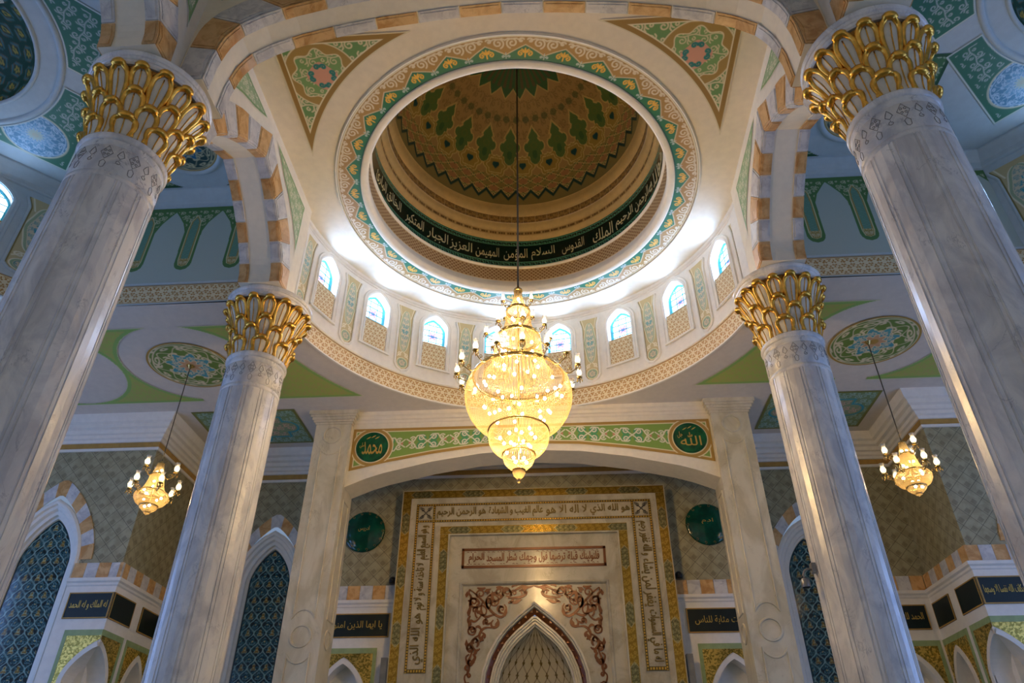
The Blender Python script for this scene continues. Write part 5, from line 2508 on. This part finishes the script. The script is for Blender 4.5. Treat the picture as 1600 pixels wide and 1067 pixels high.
def make_arm(root, r0, r1, z, sc_, seed):
    # S-shaped bracket, drip pan, pendants, glass chimney and bulb
    mb = MB()
    path = [(r0, 0, z)] + [(r0 + (r1 - r0) * t, 0, z - .10 * sc_ * math.sin(PI * t) * (1.4 - t)) for t in (.2, .4, .6, .8)] + [(r1, 0, z - .01), (r1, 0, z + .06 * sc_)]
    mb.tube(path, .012 * sc_, 6)
    sp = spiral(r0 + (r1 - r0) * .5, z + .01, .05 * sc_, -1.4, 1.1, 1, 10)
    mb.tube([(a, 0, b) for a, b in sp], .008 * sc_, 5)
    mb.lathe([(.01, z + .05 * sc_), (.06 * sc_, z + .065 * sc_), (.065 * sc_, z + .075 * sc_), (.02 * sc_, z + .08 * sc_), (.022 * sc_, z + .13 * sc_), (.0, z + .13 * sc_)], 12, (r1, 0, 0))
    for k in range(5):
        t = 2 * PI * k / 5
        mb.lathe([(.0, 0), (.012 * sc_, -.03 * sc_), (.014 * sc_, -.06 * sc_), (0, -.10 * sc_)], 5, (r1 + .055 * sc_ * math.cos(t), .055 * sc_ * math.sin(t), z + .05 * sc_))
    arm = mb.build('arm', 'brass', root)
    mb = MB()
    mb.lathe([(.028 * sc_, z + .10 * sc_), (.055 * sc_, z + .16 * sc_), (.058 * sc_, z + .20 * sc_), (.036 * sc_, z + .27 * sc_), (.040 * sc_, z + .31 * sc_), (.055 * sc_, z + .34 * sc_)], 12, (r1, 0, 0))
    mb.build('lamp_shade', 'shade', arm)
    mb = MB()
    mb.lathe([(.004, z + .11 * sc_), (.03 * sc_, z + .15 * sc_), (.034 * sc_, z + .18 * sc_), (.022 * sc_, z + .22 * sc_), (.002, z + .26 * sc_)], 10, (r1, 0, 0))
    mb.build('candle_bulb', 'candle', arm)
    return arm


def arm_ring(root, n, r0, r1, z, sc_, ph=0.0):
    a = make_arm(root, r0, r1, z, sc_, 0)
    for k in range(n):
        ang = 2 * PI * (k + ph) / n
        if k == 0:
            a.rotation_euler.z = ang
            continue
        c = copy_tree(a, root)
        c.rotation_euler.z = ang


def bulbs(root, lst, r=.035):
    mb = MB()
    mb.lathe([(.001, r), (r * .6, r * .8), (r, 0), (r * .6, -r * .8), (.001, -r)], 10)
    first = None
    for p in lst:
        if first is None:
            first = mb.build('bulb', 'bulb', root, p)
        else:
            c = first.copy()
            c.location = p
            COL.objects.link(c)


TIERS = [  # name, profile, strands
    ('crown_beads', [(.085, 4.78), (.10, 4.6), (.14, 4.42), (.20, 4.28), (.235, 4.22)], 40),
    ('upper_beads', [(.27, 4.18), (.275, 4.0), (.30, 3.8), (.36, 3.58), (.44, 3.46)], 72),
    ('middle_beads', [(.50, 3.42), (.51, 3.2), (.545, 2.95), (.60, 2.7), (.69, 2.5), (.78, 2.42)], 110),
    ('bowl_beads', [(.98, 2.40), (1.08, 2.26), (1.125, 2.08), (1.13, 1.92), (1.10, 1.72), (1.02, 1.52), (.90, 1.34), (.74, 1.20), (.60, 1.13)], 190),
    ('lower_beads', [(.60, 1.15), (.62, 1.02), (.60, .88), (.54, .75), (.45, .66), (.34, .60)], 110),
    ('tip_beads', [(.31, .62), (.315, .52), (.28, .42), (.20, .33), (.12, .27)], 56),
]
ZCH = 7.32
ch = thing('chandelier', 'huge tiered crystal bead chandelier with brass rings and candle arms hanging under the dome', 'chandelier', (0, 0, ZCH))
for nm, pr, n in TIERS:
    mb = MB()
    strand_curtain(mb, pr, n, .013 if n > 60 else .01)
    o = mb.build(nm, 'bead', ch)
    o['kind'] = 'stuff'
for r, z, h in ((.09, 4.80, .05), (.265, 4.20, .06), (.49, 3.44, .07), (.97, 2.42, .08), (.61, 1.15, .035), (.32, .62, .03), (.12, .27, .02)):
    mb = MB()
    hoop(mb, r, z, h, .018)
    mb.build('brass_ring', 'brass', ch)
mb = MB()
mb.lathe([(.0, 4.98), (.02, 4.96), (.03, 4.9), (.07, 4.86), (.09, 4.82), (.02, 4.8), (.018, 4.4), (.018, .4), (0, .4)], 16)
mb.build('stem', 'brass', ch)
mb = MB()
mb.lathe([(.12, .27), (.13, .22), (.10, .15), (.05, .1), (.03, .08), (.045, .05), (.03, .015), (.002, 0)], 20)
mb.build('drop_finial', 'bead', ch)
mb = MB()
mb.tube([(0, 0, 4.95), (0, 0, 8), (0, 0, 11), (0, 0, 14.45)], .022, 8)
mb.build('suspension_cable', 'groove', ch)
arm_ring(ch, 4, .27, .45, 4.2, .8, .5)
arm_ring(ch, 8, .49, .72, 3.44, .9, .25)
arm_ring(ch, 16, .97, 1.32, 2.40, 1.0, .3)
rnd = random.Random(5)
bl = []
for z, r, n in ((4.45, .05, 2), (4.02, .16, 6), (3.22, .36, 10), (2.86, .40, 6), (2.3, .82, 12), (2.02, .92, 10), (1.7, .75, 8), (1.4, .55, 8), (1.0, .40, 8), (.8, .28, 5), (.5, .16, 4)):
    for k in range(n):
        a = 2 * PI * (k + rnd.random() * .6) / n
        q = r * rnd.uniform(.85, 1.0)
        bl.append((q * math.cos(a), q * math.sin(a), z + rnd.uniform(-.08, .08)))
bulbs(ch, bl, .038)

# two small chandeliers in the side aisles
ZS = 7.80
sm = thing('small_chandelier', 'small lit bead chandelier with brass candle arms hanging in the left aisle', 'chandelier', (-8.85, MY, ZS), 'small aisle chandeliers')
SMT = [('crown_beads', [(.07, 1.28), (.08, 1.18), (.11, 1.06), (.12, 1.02)], 44),
       ('upper_beads', [(.15, .98), (.16, .85), (.20, .68), (.25, .56)], 84),
       ('bowl_beads', [(.31, .54), (.35, .47), (.34, .38), (.29, .29), (.19, .22)], 120),
       ('lower_beads', [(.19, .23), (.175, .17), (.12, .11), (.06, .06)], 60)]
for nm, pr, n in SMT:
    mb = MB()
    strand_curtain(mb, pr, n, .012)
    o = mb.build(nm, 'bead', sm)
    o['kind'] = 'stuff'
for r, z in ((.07, 1.29), (.14, 1.0), (.285, .55), (.18, .225)):
    mb = MB()
    hoop(mb, r, z, .035, .012, 40)
    mb.build('brass_ring', 'brass', sm)
mb = MB()
mb.lathe([(0, 1.38), (.02, 1.36), (.025, 1.31), (.01, 1.3), (.01, .2), (0, .2)], 12)
mb.build('stem', 'brass', sm)
mb = MB()
mb.lathe([(.07, .06), (.065, .04), (.03, .025), (.012, .0)], 14)
mb.build('drop_finial', 'bead', sm)
mb = MB()
mb.tube([(0, 0, 1.36), (0, 0, 2.5), (0, 0, ZL - ZS)], .012, 6)
mb.build('suspension_cable', 'groove', sm)
mb = MB()
mb.lathe([(.0, ZL - ZS - .12), (.03, ZL - ZS - .1), (.06, ZL - ZS - .04), (.09, ZL - ZS)], 16)
mb.build('ceiling_rose', 'brass', sm)
arm_ring(sm, 3, .14, .36, 1.0, 1.0, .1)
arm_ring(sm, 6, .28, .50, .54, 1.0, .2)
bulbs(sm, [(.06, 0, 1.12), (-.05, .03, 1.1), (.1, .05, .88), (-.08, .08, .75), (.02, -.1, .8), (.15, -.1, .6), (-.18, -.05, .62), (.2, .05, .42), (-.2, .08, .42), (0, -.22, .44), (.08, .1, .4),
           (.06, -.08, .2), (-.07, -.03, .2)], .034)
sm.scale = (1.1, 1.1, 1.0)
s2 = copy_tree(sm)
s2.location = (8.7, MY, ZS)
s2.rotation_euler.z = .5
tag(s2, 'small lit bead chandelier with brass candle arms hanging in the right aisle', 'chandelier', 'small aisle chandeliers')

# =================================================================== small fittings
for s, l in ((-1, 'black dome camera on the striped course at the left flank of the portal'), (1, 'black dome camera on the striped course at the right flank of the portal')):
    root = thing('dome_camera', l, 'camera', (s * 4.08, YR - .25, 7.64), 'dome cameras by the portal')
    mb = MB()
    mb.lathe([(.0, -.02), (.10, -.02), (.11, .02), (.105, .05)], 24)
    mb.build('mount', 'black', root)
    mb = MB()
    mb.lathe([(.105, .04), (.11, .08), (.09, .14), (.05, .175), (.002, .185)], 24)
    mb.build('housing', 'black', root)
    mb = MB()
    mb.lathe([(.002, -.05), (.03, -.048), (.038, -.03), (.03, 0)], 16, (0, -.09, .1))
    o = mb.build('lens', 'lens', root)

root = thing('spotlight', 'small grey spotlight on a curved bracket clamped to the far right column', 'spotlight', (CX - .70, COLF - .05, 5.5))
mb = MB()
mb.box(-.02, .06, -.06, .06, .05, .22)
mb.build('clamp', 'greymetal', root)
mb = MB()
mb.tube([(0, 0, .1), (-.08, -.02, .12), (-.16, -.04, .08), (-.2, -.05, 0), (-.19, -.05, -.06)], .018, 8)
mb.build('bracket', 'greymetal', root)
mb = MB()
mb.lathe([(.0, .06), (.05, .06), (.075, .03), (.08, -.08), (.075, -.1)], 20, (-.19, -.05, -.12))
mb.build('lamp_head', 'greymetal', root)
mb = MB()
mb.lathe([(.07, -.085), (.03, -.08), (.001, -.08)], 20, (-.19, -.05, -.12))
mb.build('lens', 'lens', root)

for s, l in ((-1, 'slim grey metal post standing against the left flank of the portal'), (1, 'slim grey metal post standing against the right flank of the portal')):
    root = thing('metal_post', l, 'post', (s * 4.06, YR - .42, 0), 'metal posts beside the portal')
    mb = MB()
    mb.box(-.09, .09, -.06, .06, .02, 5.6)
    mb.build('post', 'greymetal', root)
    mb = MB()
    mb.box(-.12, .12, -.09, .09, 0, .03)
    mb.build('foot_plate', 'black', root)
    mb = MB()
    mb.box(s * -.095 - .012, s * -.095 + .012, -.03, .03, .05, 5.58)
    mb.build('black_strip', 'black', root)

# =================================================================== camera, light, render look
cam = bpy.data.cameras.new('camera')
cam.sensor_width = 36
cam.lens = 1126.8 / 1600 * 36
cam.clip_end = 200
co = link_obj('camera', cam)
yaw, pit, rol = .066, .603, .001
fw = Vector((-math.sin(yaw) * math.cos(pit), math.cos(yaw) * math.cos(pit), math.sin(pit)))
r_ = Vector((math.cos(yaw), math.sin(yaw), 0))
u_ = r_.cross(fw)
r2 = r_ * math.cos(rol) + u_ * math.sin(rol)
u2 = u_ * math.cos(rol) - r_ * math.sin(rol)
co.matrix_world = Matrix(((r2.x, u2.x, -fw.x, .732), (r2.y, u2.y, -fw.y, -13.175), (r2.z, u2.z, -fw.z, 1.6), (0, 0, 0, 1)))
sc.camera = co


K_CH, K_DAY = 1.9, .9


def point(name, loc, power, col, r=.1):
    l = bpy.data.lights.new(name, 'POINT')
    l.energy = power
    l.color = col
    l.shadow_soft_size = r
    return link_obj(name, l, loc=loc)


def area(name, loc, target, sx, sy, power, col):
    l = bpy.data.lights.new(name, 'AREA')
    l.shape = 'RECTANGLE'
    l.size, l.size_y = sx, sy
    l.energy = power
    l.color = col
    o = link_obj(name, l, loc=loc)
    d = Vector(target) - Vector(loc)
    o.rotation_euler = d.to_track_quat('-Z', 'Y').to_euler()
    return o


# rest of the hall behind the camera: rear and side walls with tall bright windows, plain vault
mb = MB()
mb.poly([(-20, -16, 0), (20, -16, 0), (20, -16, 17), (-20, -16, 17)])
struct(mb.build('wall_rear', 'plaster'))
for s, nm in ((-1, 'left'), (1, 'right')):
    mb = MB()
    ys = [-16, -13.2, -10.8, -6.9, -4.5, -.6, 1.8, 5.3]
    x = s * 18.6
    for k in range(7):
        a, b = ys[k], ys[k + 1]
        if k % 2:
            mb.poly([(x, a, 0), (x, b, 0), (x, b, 1.2), (x, a, 1.2)])
            mb.poly([(x, a, 9.5), (x, b, 9.5), (x, b, 16), (x, a, 16)])
        else:
            mb.poly([(x, a, 0), (x, b, 0), (x, b, 16), (x, a, 16)])
    struct(mb.build('wall_%s' % nm, 'plaster'))
mb = MB()
mb.poly([(-20, -16.1, 16.4), (20, -16.1, 16.4), (20, -5.25, 16.4), (-20, -5.25, 16.4)])
struct(mb.build('ceiling_rear', 'plaster'))

WARM = (1.0, .64, .27)
DAY = (.25, .43, 1.0)
w = bpy.data.worlds.new('sky')
sc.world = w
w.use_nodes = True
w.node_tree.nodes['Background'].inputs[0].default_value = (.50, .68, 1.0, 1)
w.node_tree.nodes['Background'].inputs[1].default_value = .45
for z, p in ((8.9, 200), (9.45, 150), (10.4, 100), (11.6, 30), (8.2, 80), (7.8, 30)):
    point('chandelier_glow', (0, 0, z), p * K_CH, WARM, .12)
for s in (-1, 1):
    point('small_chandelier_glow', (s * 8.8, 2.4, 8.30), 38, WARM, .1)
    point('small_chandelier_glow', (s * 8.8, 2.4, 8.65), 16, WARM, .08)
    # daylight of the tall side windows
    for y in (-12.0, -5.7, .6):
        area('window_daylight', (s * 18.5, y, 5.3), (0, y + (2 if y > -10 else 5), 6.5), 2.3, 8, 330 * K_DAY, DAY)
    area('bay_daylight', (s * 17.6, -5.6, 13.2), (s * 8, -4.5, 14.5), 3, 2, 40 * K_DAY, (.14, .40, 1.0))
# daylight entering at the apse windows
for a in AW:
    p = mpw(wall_u(a), 14.42, -.16)
    area('apse_daylight', p, (p[0] * .2, p[1] * .2, 15.0), .55, .8, 62 * K_DAY, (.36, .56, 1.0))
for s in (-1, 1):
    p = (s * (CUT + 1.85 * .7071 + .1), YB - 1.85 * .7071 + .1, 14.4)
    area('bay_window_daylight', p, (s * 9, -6, 15.2), .6, .8, 30 * K_DAY, (.30, .55, 1.0))
# added warm fill lamps behind the camera, standing in for assumed unseen chandeliers
for x, y in ((-9, -12.5), (9, -12.5), (0, -14.8)):
    point('hall_fill', (x, y, 8.5), 18, (1.0, .78, .5), .3)

sc.view_settings.view_transform = 'Standard'
sc.view_settings.look = 'None'
sc.view_settings.exposure = -0.12
sc.view_settings.gamma = 1.0
sc.view_settings.use_curve_mapping = False
